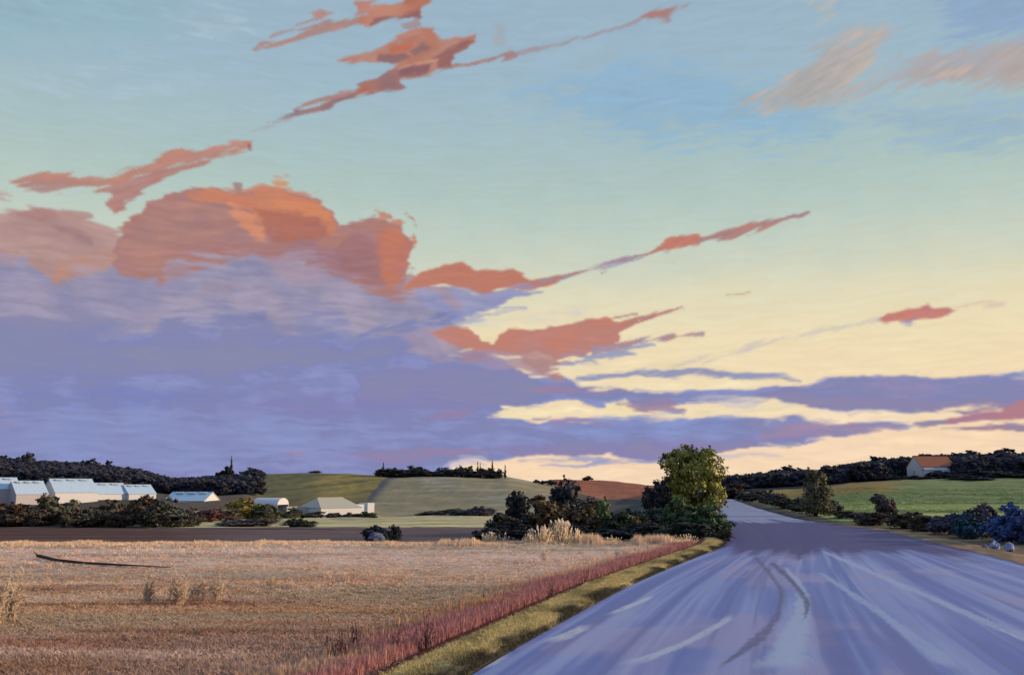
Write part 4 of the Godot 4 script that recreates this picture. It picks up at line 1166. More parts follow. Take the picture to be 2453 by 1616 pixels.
func buildings() -> void:
	var grain := grain_texture(0.015, 0.82, 1.0, 31)
	var white := matte("white wall", 0.7, false, Color(0.70, 0.74, 0.84), grain, 0.4)
	var glass := matte("whitened glass", 0.22, false, Color(0.52, 0.70, 0.92), grain, 0.25)
	glass.metallic_specular = 0.7
	var lilac := matte("lilac wall", 0.75, false, Color(0.52, 0.52, 0.60), grain, 0.4)
	var rust := matte("red tile", 0.85, false, Color(0.40, 0.16, 0.10), grain, 0.5)
	var sage := matte("sage sheet", 0.6, false, Color(0.52, 0.53, 0.46), grain, 0.4)
	var g := "white glasshouses in the valley"
	for b in [["glasshouse", "blue white glasshouse cut by the left edge of the view", "glasshouse", "vents", -129.27, -224, -2.2, 50, 10.4, 7, 3.58, 6.25, 0, "lilac", "glass"],
		["glasshouse", "pale blue glasshouse, second from the left, with a lilac wall", "glasshouse", "vents", -122.03, -226, -2.55, 50, 7.56, 7.5, 2.68, 5.78, 0, "lilac", "glass"],
		["glasshouse", "large pale blue glasshouse in the middle of the long row", "glasshouse", "vents", -116.03, -236, -2.34, 50, 10.96, 8.5, 2.8, 6.15, 0, "white", "glass"],
		["glasshouse", "pale blue glasshouse, fourth in the long row", "glasshouse", "vents", -112.26, -246, -2.54, 48, 11.43, 7.5, 2.47, 5.28, 0, "white", "glass"],
		["glasshouse", "small white ended glasshouse at the right end of the long row", "glasshouse", "vents", -105.17, -252, -2.2, 48, 7.73, 7.5, 2.07, 4.49, 0, "white", "glass"],
		["glasshouse", "lone glasshouse with a white gable at its right end", "glasshouse", "vents", -84.51, -238, -3.25, -10, 11.5, 8.5, 1.52, 3.69, 0, "white", "glass"],
		["farm_building", "white farm building with a blue left gable and sage roof", "farm building", "annex", -41.37, -205, -4.33, 44, 10.66, 9.5, 1.67, 3.73, 2.0, "white", "sage"],
		["farmhouse", "white farmhouse with a red tiled roof on the right hill", "house", "farm", 108.57, -232, 4.0, 6, 9.27, 7.0, 2.99, 5.67, 0, "white", "rust"],
		["shed", "little white shed half hidden by shrubs right of the farmhouse", "shed", "", 110.17, -226, 4.06, -20, 2.94, 3.0, 0.83, 1.66, 0, "white", "white"]]:
		var ms := {"white": white, "glass": glass, "lilac": lilac, "rust": rust, "sage": sage}
		var at := on_ground(b[4], b[5])
		at.y = b[6]
		var o := gabled(b[0], b[1], b[2], g if b[0] == "glasshouse" else "", at, deg_to_rad(b[7]), b[8], b[9], b[10], b[11], b[12], ms[b[13]], ms[b[14]])
		if b[3] == "vents":
			for i in 3:
				var vent := part("roof_vent", box(Vector3(b[8] * 0.2, 0.08, 0.9)), glass, o)
				vent.position = Vector3((i - 1) * b[8] * 0.29, b[11] - 0.18, 0.75)
				vent.rotation.x = 0.25
		elif b[3] == "farm":
			var lean := part("lean_to_roof", slab(Vector3(-b[8] / 2.0 + 0.2, b[10] - 0.35, b[9] / 2.0), Vector3(b[8] / 2.0 - 1.6, b[10] - 0.35, b[9] / 2.0), Vector3(b[8] / 2.0 - 1.6, b[10] - 1.0, b[9] / 2.0 + 1.2), Vector3(-b[8] / 2.0 + 0.2, b[10] - 1.0, b[9] / 2.0 + 1.2), 0.1), lilac, o)
			lean.set_meta("label", "lilac lean to roof under the eaves")
			var wall := part("lean_to_wall", box(Vector3(2.4, 3.4, 1.0)), white, o)
			wall.position = Vector3(-b[8] / 2.0 + 1.45, b[10] - 2.75, b[9] / 2.0 + 0.52)
			var door := part("door", box(Vector3(0.06, 2.0, 0.95)), lilac, o)
			door.position = Vector3(-b[8] / 2.0 - 0.05, 0.9, -0.3)
		elif b[3] == "annex":
			var annex := part("annex_wall", box(Vector3(3.4, 3.0, 3.0)), white, o)
			annex.position = Vector3(b[8] / 2.0 + 1.7, 0.7, 0.6)
			var window := part("window", box(Vector3(1.7, 1.6, 0.08)), glass, o)
			window.position = Vector3(b[8] / 2.0 + 1.1, 1.0, 2.13)
			window.set_meta("label", "blue reflecting annex window")
			var block := part("end_wall", box(Vector3(1.9, 3.3, 3.4)), white, o)
			block.position = Vector3(b[8] / 2.0 + 4.1, 0.85, 0.9)
			var low := part("side_wall", box(Vector3(5.0, 2.0, 0.4)), lilac, o)
			low.position = Vector3(-b[8] / 2.0 - 2.7, 0.9, -1.0)
	# small rounded polytunnel
	var t: Array = [-54.89, -205, -2.09, 6.28, 1.49, 2.6]
	var o := thing("polytunnel", "small white rounded polytunnel right of the golden olive bush", "polytunnel", Vector3(t[0], t[2], t[1]), deg_to_rad(-14.0))
	var st := SurfaceTool.new()
	st.begin(Mesh.PRIMITIVE_TRIANGLES)
	var ends := [SurfaceTool.new(), SurfaceTool.new()]
	for e in ends:
		e.begin(Mesh.PRIMITIVE_TRIANGLES)
	for i in 12:
		var a := PI * i / 12.0
		var b := PI * (i + 1) / 12.0
		var pa := Vector3(0, sin(a) * t[4], -cos(a) * t[5])
		var pb := Vector3(0, sin(b) * t[4], -cos(b) * t[5])
		var dx := Vector3(t[3] / 2.0, 0, 0)
		quad(st, pa - dx, pb - dx, pb + dx, pa + dx)
		for s in 2:
			var sx := dx * (0.995 if s == 0 else -0.995)
			for p in [Vector3(0, 0, 0) + sx, pa + sx, pb + sx]:
				ends[s].add_vertex(p)
	st.generate_normals()
	part("cover", st.commit(), white, o)
	for e in ends:
		e.generate_normals()
		part("end_wall", e.commit(), white, o)
	for s in [1.0, -1.0]:
		var base := part("base_rail", box(Vector3(t[3], 1.6, 0.12)), white, o)
		base.position = Vector3(0, -0.79, s * (t[5] - 0.07))

func stone(called: String, label: String, x: float, z: float, size: Vector3, tint: Color, seed_: int, group := "") -> void:
	var o := thing(called, label, "stone", on_ground(x, z, size.y * 0.15), seed_ * 0.9, group)
	var st := SurfaceTool.new()
	st.begin(Mesh.PRIMITIVE_TRIANGLES)
	st.set_smooth_group(-1)
	var rows := 8
	var cols := 12
	for i in rows:
		for j in cols:
			var q := []
			for e in [[i, j], [i + 1, j], [i + 1, j + 1], [i, j + 1]]:
				var a: float = PI * e[0] / rows
				var b: float = TAU * (int(e[1]) % cols) / cols
				var d := Vector3(sin(a) * cos(b), cos(a), sin(a) * sin(b))
				var k := 0.85 + 0.5 * fine.get_noise_3d(d.x * 14.0 + seed_ * 30.0, d.y * 14.0, d.z * 14.0)
				q.append(Vector3(0, size.y / 2.0, 0) + d * size * 0.5 * k)
			for k in [0, 2, 1, 0, 3, 2]:
				st.add_vertex(q[k])
	st.generate_normals()
	var m := matte("stone %d" % seed_, 0.8, false, tint, grain_texture(0.03, 0.6, 1.0, 60 + seed_), 2.0)
	part("rock_body", st.commit(), m, o)

# ------------------------------------------------------------------ scene
func _ready() -> void:
	var cam := Camera3D.new()
	cam.name = "camera"
	cam.fov = 41.6551
	cam.far = 6000.0
	cam.position = Vector3(0, 2.4, 0)
	cam.rotation.x = 0.164232
	add_child(cam)
	cam.current = true
	var sun := DirectionalLight3D.new()
	sun.name = "sun"
	sun.light_color = Color(1.0, 0.85, 0.66)
	sun.light_energy = 1.6
	sun.light_angular_distance = 1.0
	sun.shadow_enabled = true
	add_child(sun)
	sun.rotation = Vector3(deg_to_rad(-12.0), deg_to_rad(95.0), 0)
	var env := Environment.new()
	var sky_mat := PanoramaSkyMaterial.new()
	sky_mat.panorama = ImageTexture.create_from_image(make_sky())
	var sky := Sky.new()
	sky.sky_material = sky_mat
	env.background_mode = Environment.BG_SKY
	env.sky = sky
	env.tonemap_mode = Environment.TONE_MAPPER_LINEAR
	env.tonemap_exposure = 1.0
	env.sdfgi_enabled = true
	env.ssao_enabled = true
	env.ssil_enabled = true
	var we := WorldEnvironment.new()
	we.name = "world_environment"
	we.environment = env
	add_child(we)
	print("sky ", Time.get_ticks_msec())

	soil.seed = 2
	soil.frequency = 0.05
	soil.fractal_octaves = 4
	band.seed = 3
	band.frequency = 0.25
	band.fractal_octaves = 4
	fine.seed = 4
	fine.frequency = 0.35
	fine.fractal_octaves = 3
	build_ground()
	build_road()
	print("ground ", Time.get_ticks_msec())
	woods()
	buildings()
	lobed_tree("roadside_tree", "big yellow green tree at the bend on the left of the road", 9.71, -48.0, [[-1.16, 3.67, 0, 0.58, 0.55, 0.57], [-0.31, 4.07, -0.3, 0.71, 0.53, 0.62], [0.85, 3.9, 0.1, 0.67, 0.53, 0.6], [0.67, 3.19, 0.3, 0.94, 0.62, 0.78], [-0.49, 3.1, 0.3, 0.89, 0.62, 0.76], [-0.98, 2.66, 0.2, 0.45, 0.44, 0.45], [-0.04, 2.44, 0.4, 0.8, 0.66, 0.74], [1.03, 2.26, 0.2, 0.6, 0.75, 0.68], [-0.58, 1.78, 0.2, 0.67, 0.53, 0.6], [0.71, 1.47, 0.4, 0.8, 0.62, 0.71], [0.04, 3.36, -0.6, 0.85, 0.75, 0.8]], 9000, 0.095, pig(102, 100, 42) * 1.3)
	lobed_tree("slim_tree", "slim dark olive tree on the right of the road before the green field", 22.85, -68.0, [[-0.19, 3.13, 0, 0.54, 0.53, 0.54], [0.51, 2.69, 0, 0.47, 0.81, 0.65], [-0.19, 2.19, 0.2, 0.76, 0.87, 0.82], [0.69, 1.82, 0.1, 0.63, 0.87, 0.76], [-0.06, 1.26, 0.2, 1.07, 0.81, 0.95], [0.0, 0.64, 0.1, 1.39, 0.62, 1.01]], 5000, 0.09, pig(62, 62, 44) * 1.3)
	var i := 0
	for s in [["bush", "brown bush at the far left end of the row before the glasshouses", "bush", "bushes screening the white glasshouses", -62.87, -112, 4.94, 3.39, 64, 52, 44, 0],
		["bush", "low brown bush, second from the left before the glasshouses", "bush", "bushes screening the white glasshouses", -62.31, -116, 4.31, 2.83, 62, 50, 42, 0],
		["bush", "olive bush with a bristly top, third from the left before the glasshouses", "bush", "bushes screening the white glasshouses", -58.7, -114, 4.24, 4.0, 66, 66, 52, 0],
		["bush", "grey green bush, fourth from the left before the glasshouses", "bush", "bushes screening the white glasshouses", -58.18, -118, 4.11, 3.88, 70, 70, 58, 0],
		["bush", "low olive bush under a white glasshouse wall, fifth from the left", "bush", "bushes screening the white glasshouses", -52.62, -112, 3.64, 3.04, 66, 60, 48, 0],
		["bush", "wide brownish olive bush, sixth from the left before the glasshouses", "bush", "bushes screening the white glasshouses", -51.09, -115, 5.07, 3.84, 68, 62, 50, 0],
		["bush", "russet topped bush at the right end of the long glasshouse row", "bush", "bushes screening the white glasshouses", -49.13, -120, 3.9, 3.98, 70, 56, 44, 0],
		["bush", "grey green bush between the long glasshouse row and the lone glasshouse", "bush", "bushes screening the white glasshouses", -43.0, -112, 4.68, 3.7, 66, 68, 62, 0],
		["bush", "low dark bush under the lone glasshouse with a right hand gable", "bush", "bushes screening the white glasshouses", -39.96, -108, 4.01, 2.09, 58, 56, 46, 0],
		["bush", "reddish brown shrub directly below the lone glasshouse", "bush", "bushes screening the white glasshouses", -44.35, -130, 5.74, 2.29, 84, 58, 54, 0],
		["bush", "golden olive bush beside the small white polytunnel", "bush", "bushes screening the white glasshouses", -44.69, -150, 6.27, 3.96, 98, 88, 44, 0],
		["bush", "dark olive bush directly below the small white polytunnel", "bush", "bushes screening the white glasshouses", -40.32, -148, 5.16, 2.74, 66, 66, 50, 0],
		["bush", "dark shrub at the left foot of the white farm buildings", "bush", "bushes screening the white glasshouses", -40.2, -165, 4.6, 2.0, 64, 66, 54, 0],
		["bush", "low dark shrub below the blue gable of the farm building", "bush", "bushes screening the white glasshouses", -37.03, -168, 4.29, 1.52, 60, 62, 52, 0],
		["bush", "small purplish shrub below the white farm building wall", "bush", "bushes screening the white glasshouses", -33.28, -168, 3.59, 1.3, 58, 52, 50, 0],
		["bush", "small brown shrub below the annex of the farm building", "bush", "bushes screening the white glasshouses", -30.0, -168, 3.59, 1.3, 72, 62, 52, 0],
		["bush", "small dark green shrub at the right end of the farm building", "bush", "bushes screening the white glasshouses", -27.04, -168, 3.75, 1.3, 50, 58, 44, 0],
		["bush", "low brown bush wedged between the first two before the glasshouses", "bush", "bushes screening the white glasshouses", -60.42, -110, 3.58, 3.01, 60, 50, 42, 0],
		["bush", "low brown bush left of the bristly topped olive one", "bush", "bushes screening the white glasshouses", -58.34, -111, 3.4, 2.8, 58, 50, 42, 0],
		["bush", "low bush in front of the grey green bush, fourth in the row", "bush", "bushes screening the white glasshouses", -52.48, -109, 4.05, 2.6, 60, 58, 48, 0],
		["bush", "low reddish bush left of the russet topped one", "bush", "bushes screening the white glasshouses", -47.51, -111, 3.61, 2.9, 64, 52, 44, 0],
		["bush", "low bush right of the russet topped one", "bush", "bushes screening the white glasshouses", -43.66, -110, 3.58, 2.91, 58, 54, 46, 0],
		["bush", "low mauve brown bush left of the reddish shrub", "bush", "bushes screening the white glasshouses", -42.28, -118, 3.84, 2.27, 66, 58, 54, 0],
		["bush", "greyish scrub left of the golden olive bush", "bush", "bushes screening the white glasshouses", -44.32, -140, 4.55, 2.14, 76, 66, 60, 0],
		["low_scrub", "low mauve brown scrub left of the pale yellow field strip", "bush", "low scrub along the ploughed field", -32.59, -112, 6.24, 1.3, 70, 60, 60, 0],
		["low_scrub", "low dark green scrub along the pale yellow field strip", "bush", "low scrub along the ploughed field", -25.66, -108, 4.01, 1.3, 40, 44, 34, 0],
		["dark_shrub", "blue black shrub at the far edge of the dry field", "bush", "shrubs at the field edge", -6.12, -41, 1.18, 0.8, 30, 36, 46, 0],
		["dark_shrub", "small black shrub right of the blue black one", "bush", "shrubs at the field edge", -5.49, -42, 0.86, 0.8, 30, 34, 38, 0],
		["bush", "left bush of the low dark hedge under the pale hill", "bush", "bushes under the pale hill", -16.46, -190, 6.18, 1.3, 56, 52, 58, 0],
		["bush", "middle bush of the low dark hedge under the pale hill", "bush", "bushes under the pale hill", -11.3, -185, 6.01, 1.94, 60, 58, 54, 0],
		["bush", "right bush of the low dark hedge under the pale hill", "bush", "bushes under the pale hill", -6.4, -180, 6.69, 2.49, 54, 52, 58, 0],
		["bush", "dark bush at the left end of the thicket by the pale grass", "bush", "dark bushes left of the big roadside tree", -0.55, -55, 2.3, 1.5, 50, 50, 44, 0],
		["bush", "tall narrow black green bush with a pointed top", "bush", "dark bushes left of the big roadside tree", 0.33, -62, 1.79, 2.95, 36, 38, 40, 1],
		["bush", "large rounded brown olive bush in the middle of the thicket", "bush", "dark bushes left of the big roadside tree", 2.46, -58, 3.23, 3.0, 74, 60, 42, 0],
		["bush", "tall blackish bush behind the brown olive one", "bush", "dark bushes left of the big roadside tree", 4.2, -72, 3.01, 4.09, 38, 40, 44, 1],
		["bush", "broad blackish bush below the red brown hill", "bush", "dark bushes left of the big roadside tree", 5.56, -66, 3.37, 3.13, 38, 40, 44, 0],
		["bush", "rounded brown bush right of the large brown olive one", "bush", "dark bushes left of the big roadside tree", 4.3, -54, 2.31, 2.18, 66, 58, 46, 0],
		["bush", "small light green bush right of the rounded brown bush", "bush", "dark bushes left of the big roadside tree", 5.61, -56, 1.3, 2.37, 70, 84, 52, 0],
		["bush", "dull green bush below the red brown hill", "bush", "dark bushes left of the big roadside tree", 6.61, -54, 2.26, 1.83, 46, 54, 40, 0],
		["bush", "dark bush close to the left of the big roadside tree", "bush", "dark bushes left of the big roadside tree", 8.66, -58, 2.69, 2.36, 44, 52, 44, 0],
		["bush", "brownish bush with olive leaves before the roadside tree", "bush", "dark bushes left of the big roadside tree", 7.05, -50, 2.09, 1.37, 60, 54, 38, 0],
		["undergrowth_bush", "low black undergrowth behind the tallest pale grass", "bush", "low undergrowth behind the pale grass", 0.7, -45, 2.3, 0.8, 34, 34, 38, 0],
		["undergrowth_bush", "low black undergrowth right of the tallest pale grass", "bush", "low undergrowth behind the pale grass", 3.0, -45, 2.51, 0.81, 32, 34, 36, 0],
		["undergrowth_bush", "low black undergrowth in the middle of the thicket foot", "bush", "low undergrowth behind the pale grass", 5.3, -45, 2.51, 0.85, 32, 34, 36, 0],
		["undergrowth_bush", "low black undergrowth left of the roadside tree foot", "bush", "low undergrowth behind the pale grass", 7.33, -44, 2.25, 0.92, 32, 36, 36, 0],
		["undergrowth_bush", "low slate undergrowth at the left end of the thicket", "bush", "low undergrowth behind the pale grass", -1.1, -46, 1.71, 0.8, 44, 48, 50, 0],
		["bush", "green bush at the left foot of the big roadside tree", "bush", "bushes at the foot of the roadside tree", 8.45, -46, 1.84, 2.01, 56, 72, 48, 0],
		["bush", "green bush at the right foot of the tree beside the road", "bush", "bushes at the foot of the roadside tree", 9.9, -45, 1.8, 1.56, 54, 68, 46, 0],
		["bush", "dark bush straight below the big roadside tree", "bush", "bushes at the foot of the roadside tree", 8.46, -42, 2.15, 1.03, 38, 44, 40, 0],
		["bush", "small bush bulging over the road edge below the tree", "bush", "bushes at the foot of the roadside tree", 9.16, -39, 0.72, 0.8, 50, 50, 38, 0],
		["skyline_bush", "dark bush on the skyline left of the big roadside tree", "bush", "skyline bushes by the red brown hill", 31.91, -200, 5.57, 8.44, 40, 40, 46, 0],
		["skyline_bush", "dark bush half hidden behind the big roadside tree", "bush", "skyline bushes by the red brown hill", 34.02, -190, 7.06, 7.16, 38, 38, 42, 0],
		["skyline_bush", "lone small bush on the ridge of the red brown hill", "bush", "skyline bushes by the red brown hill", 49.74, -590, 7.13, 3.39, 44, 48, 44, 0],
		["bush", "dark bush where the road vanishes behind the big tree", "bush", "bushes along the right side of the road", 36.82, -150, 5.57, 3.4, 52, 46, 48, 0],
		["bush", "dark bush along the far road, second from its vanishing point", "bush", "bushes along the right side of the road", 33.3, -125, 4.06, 1.99, 50, 48, 46, 0],
		["bush", "greyish bush along the far road left of the slim tree", "bush", "bushes along the right side of the road", 30.41, -105, 2.93, 2.12, 66, 62, 64, 0],
		["bush", "low dark bush just left of the slim tree", "bush", "bushes along the right side of the road", 27.32, -90, 2.51, 1.3, 50, 46, 44, 0],
		["bush", "low dark bush at the left foot of the slim tree", "bush", "bushes along the right side of the road", 25.77, -80, 2.6, 1.3, 46, 46, 44, 0],
		["bush", "low dark bush at the right foot of the slim tree", "bush", "bushes along the right side of the road", 26.07, -74, 2.06, 1.3, 48, 46, 44, 0],
		["bush", "low brown bush between the slim tree and the purple one", "bush", "bushes along the right side of the road", 24.18, -64, 2.68, 0.8, 58, 52, 48, 0],
		["bush", "purplish brown bush standing alone before the green field", "bush", "bushes along the right side of the road", 24.68, -60, 1.73, 1.82, 58, 50, 54, 1],
		["bush", "low brown bush in front of the purplish one", "bush", "bushes along the right side of the road", 21.53, -54, 2.01, 0.85, 54, 48, 44, 0],
		["bush", "brown bush with yellow twigs at the dirt edge of the road", "bush", "bushes along the right side of the road", 21.8, -50, 2.09, 0.97, 64, 58, 46, 0],
		["bush", "brown bush in the right hand hedge, left of the slate one", "bush", "bushes along the right side of the road", 21.69, -47, 1.96, 1.22, 62, 56, 50, 0],
		["bush", "slate purple bush in the right hand hedge", "bush", "bushes along the right side of the road", 21.29, -44, 1.84, 1.4, 62, 60, 74, 0],
		["bush", "dark teal bush in the right hand hedge", "bush", "bushes along the right side of the road", 20.67, -41, 1.6, 1.38, 34, 58, 72, 0],
		["bush", "mauve brown bush behind the two pale stones", "bush", "bushes along the right side of the road", 21.92, -42, 1.76, 1.63, 64, 56, 66, 0],
		["bush", "blue leaved bush above the two pale stones", "bush", "bushes along the right side of the road", 21.2, -38.5, 1.79, 1.68, 48, 68, 106, 0],
		["bush", "blue grey bush cut by the right edge of the view", "bush", "bushes along the right side of the road", 21.46, -37, 1.72, 2.0, 52, 60, 90, 0],
		["bush", "dark shrub before the white wall of the red roofed farmhouse", "bush", "shrubs around the farmhouse", 105.54, -222, 6.81, 2.29, 34, 34, 42, 0],
		["bush", "low dark shrub below the farmhouse gable", "bush", "shrubs around the farmhouse", 95.86, -212, 6.89, 1.3, 32, 34, 40, 0],
		["bush", "low dark shrub before the little white shed", "bush", "shrubs around the farmhouse", 104.22, -214, 6.96, 1.3, 32, 34, 40, 0],
		["bush", "dark shrub right of the little white shed", "bush", "shrubs around the farmhouse", 111.74, -220, 7.15, 1.98, 34, 36, 42, 0],
		["bush", "broad dark shrub at the right below the wood", "bush", "shrubs around the farmhouse", 115.73, -216, 9.03, 2.36, 34, 36, 42, 0],
		["bush", "dark shrub at the right edge under the wood", "bush", "shrubs around the farmhouse", 119.49, -212, 8.86, 1.78, 38, 40, 40, 0],
		["bush", "low dark hedge shrub at the top of the green field", "bush", "shrubs around the farmhouse", 102.51, -200, 9.29, 1.3, 34, 36, 42, 0],
		["bush", "low dark shrub left of the farmhouse", "bush", "shrubs around the farmhouse", 92.22, -215, 7.99, 1.3, 36, 38, 42, 0],
		["hilltop_bush", "low dark bush under the leftmost hilltop trees", "bush", "low bushes in the hilltop clump", -54.06, -386, 10.76, 3.59, 44, 46, 46, 0],
		["hilltop_bush", "low dark bush under the broad hilltop trees", "bush", "low bushes in the hilltop clump", -46.88, -386, 13.45, 3.93, 44, 46, 46, 0],
		["hilltop_bush", "low dark bush at the right foot of the left hilltop clump", "bush", "low bushes in the hilltop clump", -39.71, -386, 11.47, 3.55, 44, 46, 46, 0],
		["hilltop_bush", "low dark bush starting the right hilltop clump", "bush", "low bushes in the hilltop clump", -29.85, -386, 11.47, 3.17, 44, 46, 46, 0],
		["hilltop_bush", "low dark bush under the block shaped hilltop tree", "bush", "low bushes in the hilltop clump", -21.78, -386, 13.45, 3.89, 44, 46, 46, 0],
		["hilltop_bush", "low dark bush under the twin spire trees", "bush", "low bushes in the hilltop clump", -13.72, -386, 11.47, 3.83, 44, 46, 46, 0],
		["hilltop_bush", "low dark bush under the tallest spire tree", "bush", "low bushes in the hilltop clump", -7.44, -386, 7.89, 3.35, 44, 46, 46, 0],
		["bush", "blackish bush between the pointed bush and the brown olive one", "bush", "bushes filling the thicket", 1.16, -60, 2.51, 1.86, 38, 38, 42, 0],
		["bush", "blackish bush at the right foot of the brown olive one", "bush", "bushes filling the thicket", 3.56, -62, 2.88, 1.94, 38, 38, 42, 0],
		["bush", "blackish bush behind the small light green bush", "bush", "bushes filling the thicket", 6.44, -62, 3.17, 1.71, 38, 38, 42, 0],
		["bush", "blackish bush behind the dull green bush", "bush", "bushes filling the thicket", 8.72, -64, 3.27, 1.73, 38, 38, 42, 0],
		["bush", "blackish bush touching the roadside tree from the left", "bush", "bushes filling the thicket", 9.12, -54, 2.26, 1.62, 38, 38, 42, 0]]:
		plant(s, i, 3200, 0.047)
		i += 1
	for s in [["skyline_tree", "low round tree top at the far left end of the ridge", "tree", "trees standing out on the left wooded ridge", -250.41, -445, 8.27, 7.81, 34, 36, 44, 0],
		["skyline_tree", "tallest feathery tree on the far left of the wooded ridge", "tree", "trees standing out on the left wooded ridge", -241.93, -445, 9.09, 10.06, 40, 44, 48, 0],
		["skyline_tree", "paired pointed tree tops midway along the left ridge", "tree", "trees standing out on the left wooded ridge", -207.33, -440, 8.99, 7.49, 34, 36, 44, 0],
		["skyline_tree", "small tree top right of the paired ones on the ridge", "tree", "trees standing out on the left wooded ridge", -198.54, -440, 7.36, 6.75, 34, 36, 44, 0],
		["skyline_tree", "last tree top before the ridge dips to its saddle", "tree", "trees standing out on the left wooded ridge", -185.67, -440, 8.17, 6.74, 34, 36, 44, 0],
		["skyline_tree", "dark square topped tree standing on the saddle ridge", "tree", "trees standing out on the left wooded ridge", -137.71, -430, 7.99, 10.91, 34, 36, 32, 0],
		["skyline_tree", "thin spire tree against the dark square topped tree", "tree", "trees standing out on the left wooded ridge", -134.29, -428, 1.99, 12.05, 34, 36, 32, 2],
		["skyline_tree", "flat topped dark tree left of the olive hillside", "tree", "trees standing out on the left wooded ridge", -124.07, -425, 11.05, 7.01, 40, 42, 40, 0],
		["skyline_tree", "tiny bush like tree on the crest of the olive hillside", "tree", "trees standing out on the left wooded ridge", -87.16, -398, 6.29, 1.15, 58, 56, 36, 0],
		["skyline_tree", "leftmost round tree of the hilltop clump", "tree", "trees on top of the pale hill", -57.99, -392, 4.01, 4.18, 44, 46, 44, 0],
		["skyline_tree", "small spire tree at the left of the hilltop clump", "tree", "trees on top of the pale hill", -56.06, -390, 1.63, 5.58, 44, 46, 44, 2],
		["skyline_tree", "broad tree, second in the left half of the hilltop clump", "tree", "trees on top of the pale hill", -51.25, -392, 9.47, 4.44, 44, 46, 44, 0],
		["skyline_tree", "broad flat tree in the left half of the hilltop clump", "tree", "trees on top of the pale hill", -43.06, -392, 9.47, 4.79, 44, 46, 44, 0],
		["skyline_tree", "tree at the right end of the left hilltop clump", "tree", "trees on top of the pale hill", -38.66, -388, 5.41, 4.37, 44, 46, 44, 0],
		["skyline_tree", "small tree starting the right half of the hilltop clump", "tree", "trees on top of the pale hill", -31.77, -392, 4.01, 4.59, 44, 46, 44, 0],
		["skyline_tree", "rounded tree in the right half of the hilltop clump", "tree", "trees on top of the pale hill", -27.44, -390, 6.52, 4.64, 44, 46, 44, 0],
		["skyline_tree", "block shaped tree in the middle of the right hilltop clump", "tree", "trees on top of the pale hill", -22.91, -390, 3.62, 5.72, 44, 46, 44, 0],
		["skyline_tree", "rounded tree right of the block shaped hilltop tree", "tree", "trees on top of the pale hill", -18.93, -390, 6.16, 4.96, 44, 46, 44, 0],
		["skyline_tree", "left of two thin twin spire trees on the hilltop", "tree", "trees on top of the pale hill", -14.87, -388, 1.08, 6.41, 44, 46, 44, 2],
		["skyline_tree", "right of two thin twin spire trees on the hilltop", "tree", "trees on top of the pale hill", -13.79, -388, 1.08, 6.1, 44, 46, 44, 2],
		["skyline_tree", "low tree between the twin spires and the tall spire", "tree", "trees on top of the pale hill", -11.14, -390, 6.52, 5.06, 44, 46, 44, 0],
		["skyline_tree", "tallest thin spire tree near the right end of the hilltop", "tree", "trees on top of the pale hill", -8.56, -388, 1.44, 7.0, 44, 46, 44, 2],
		["skyline_tree", "tiny leaning tree alone on the right hill shoulder", "tree", "trees on top of the pale hill", -5.5, -388, 2.52, 4.43, 44, 46, 44, 0],
		["skyline_tree", "last thin tree on the right hill shoulder", "tree", "trees on top of the pale hill", -2.97, -388, 1.26, 5.24, 44, 46, 44, 2],
		["skyline_tree", "low spreading tree in the dip between the hilltop clumps", "tree", "trees on top of the pale hill", -35.05, -384, 12.49, 2.55, 40, 40, 44, 0],
		["skyline_tree", "small dark tree on the falling right flank of the hill", "tree", "trees on top of the pale hill", 17.15, -395, 5.5, 3.39, 44, 46, 44, 0],
		["skyline_tree", "smaller dark tree left of the one on the falling flank", "tree", "trees on top of the pale hill", 13.48, -395, 3.67, 1.98, 44, 46, 44, 0],
		["skyline_tree", "smallest dark tree on the falling right flank", "tree", "trees on top of the pale hill", 10.76, -396, 3.31, 1.61, 44, 46, 44, 0],
		["skyline_tree", "tree top left of the farmhouse on the right ridge", "tree", "trees standing out on the right wooded ridge", 107.52, -262, 8.4, 5.59, 32, 34, 42, 0],
		["skyline_tree", "pointed tree top nearer the farmhouse left side", "tree", "trees standing out on the right wooded ridge", 111.17, -262, 7.3, 6.08, 32, 34, 42, 0],
		["skyline_tree", "rounded tree top straight above the farmhouse roof", "tree", "trees standing out on the right wooded ridge", 124.67, -268, 9.34, 6.34, 32, 34, 42, 0],
		["skyline_tree", "tree top above the right end of the farmhouse roof", "tree", "trees standing out on the right wooded ridge", 128.9, -268, 6.72, 5.94, 32, 34, 42, 0],
		["skyline_tree", "bushy tree top halfway to the right edge of the ridge", "tree", "trees standing out on the right wooded ridge", 133.07, -262, 9.86, 5.94, 32, 34, 42, 0],
		["skyline_tree", "large tree top, highest on the right ridge", "tree", "trees standing out on the right wooded ridge", 142.2, -262, 10.95, 5.99, 32, 34, 42, 0],
		["skyline_tree", "tree top at the right edge of the view", "tree", "trees standing out on the right wooded ridge", 147.67, -262, 10.95, 5.08, 32, 34, 42, 0],
		["skyline_tree", "tree top on the low ridge left of the slim tree", "tree", "trees standing out on the right wooded ridge", 103.12, -345, 8.17, 6.41, 32, 34, 42, 0],
		["skyline_tree", "tree top on the low ridge just behind the slim tree", "tree", "trees standing out on the right wooded ridge", 106.67, -342, 9.53, 6.37, 32, 34, 42, 0],
		["skyline_tree", "half hidden tree top at the extreme right of the ridge", "tree", "trees standing out on the right wooded ridge", 150.11, -262, 10.95, 4.41, 32, 34, 42, 0]]:
		plant(s, i, 900, 0.065)
		i += 1
	print("plants ", Time.get_ticks_msec())
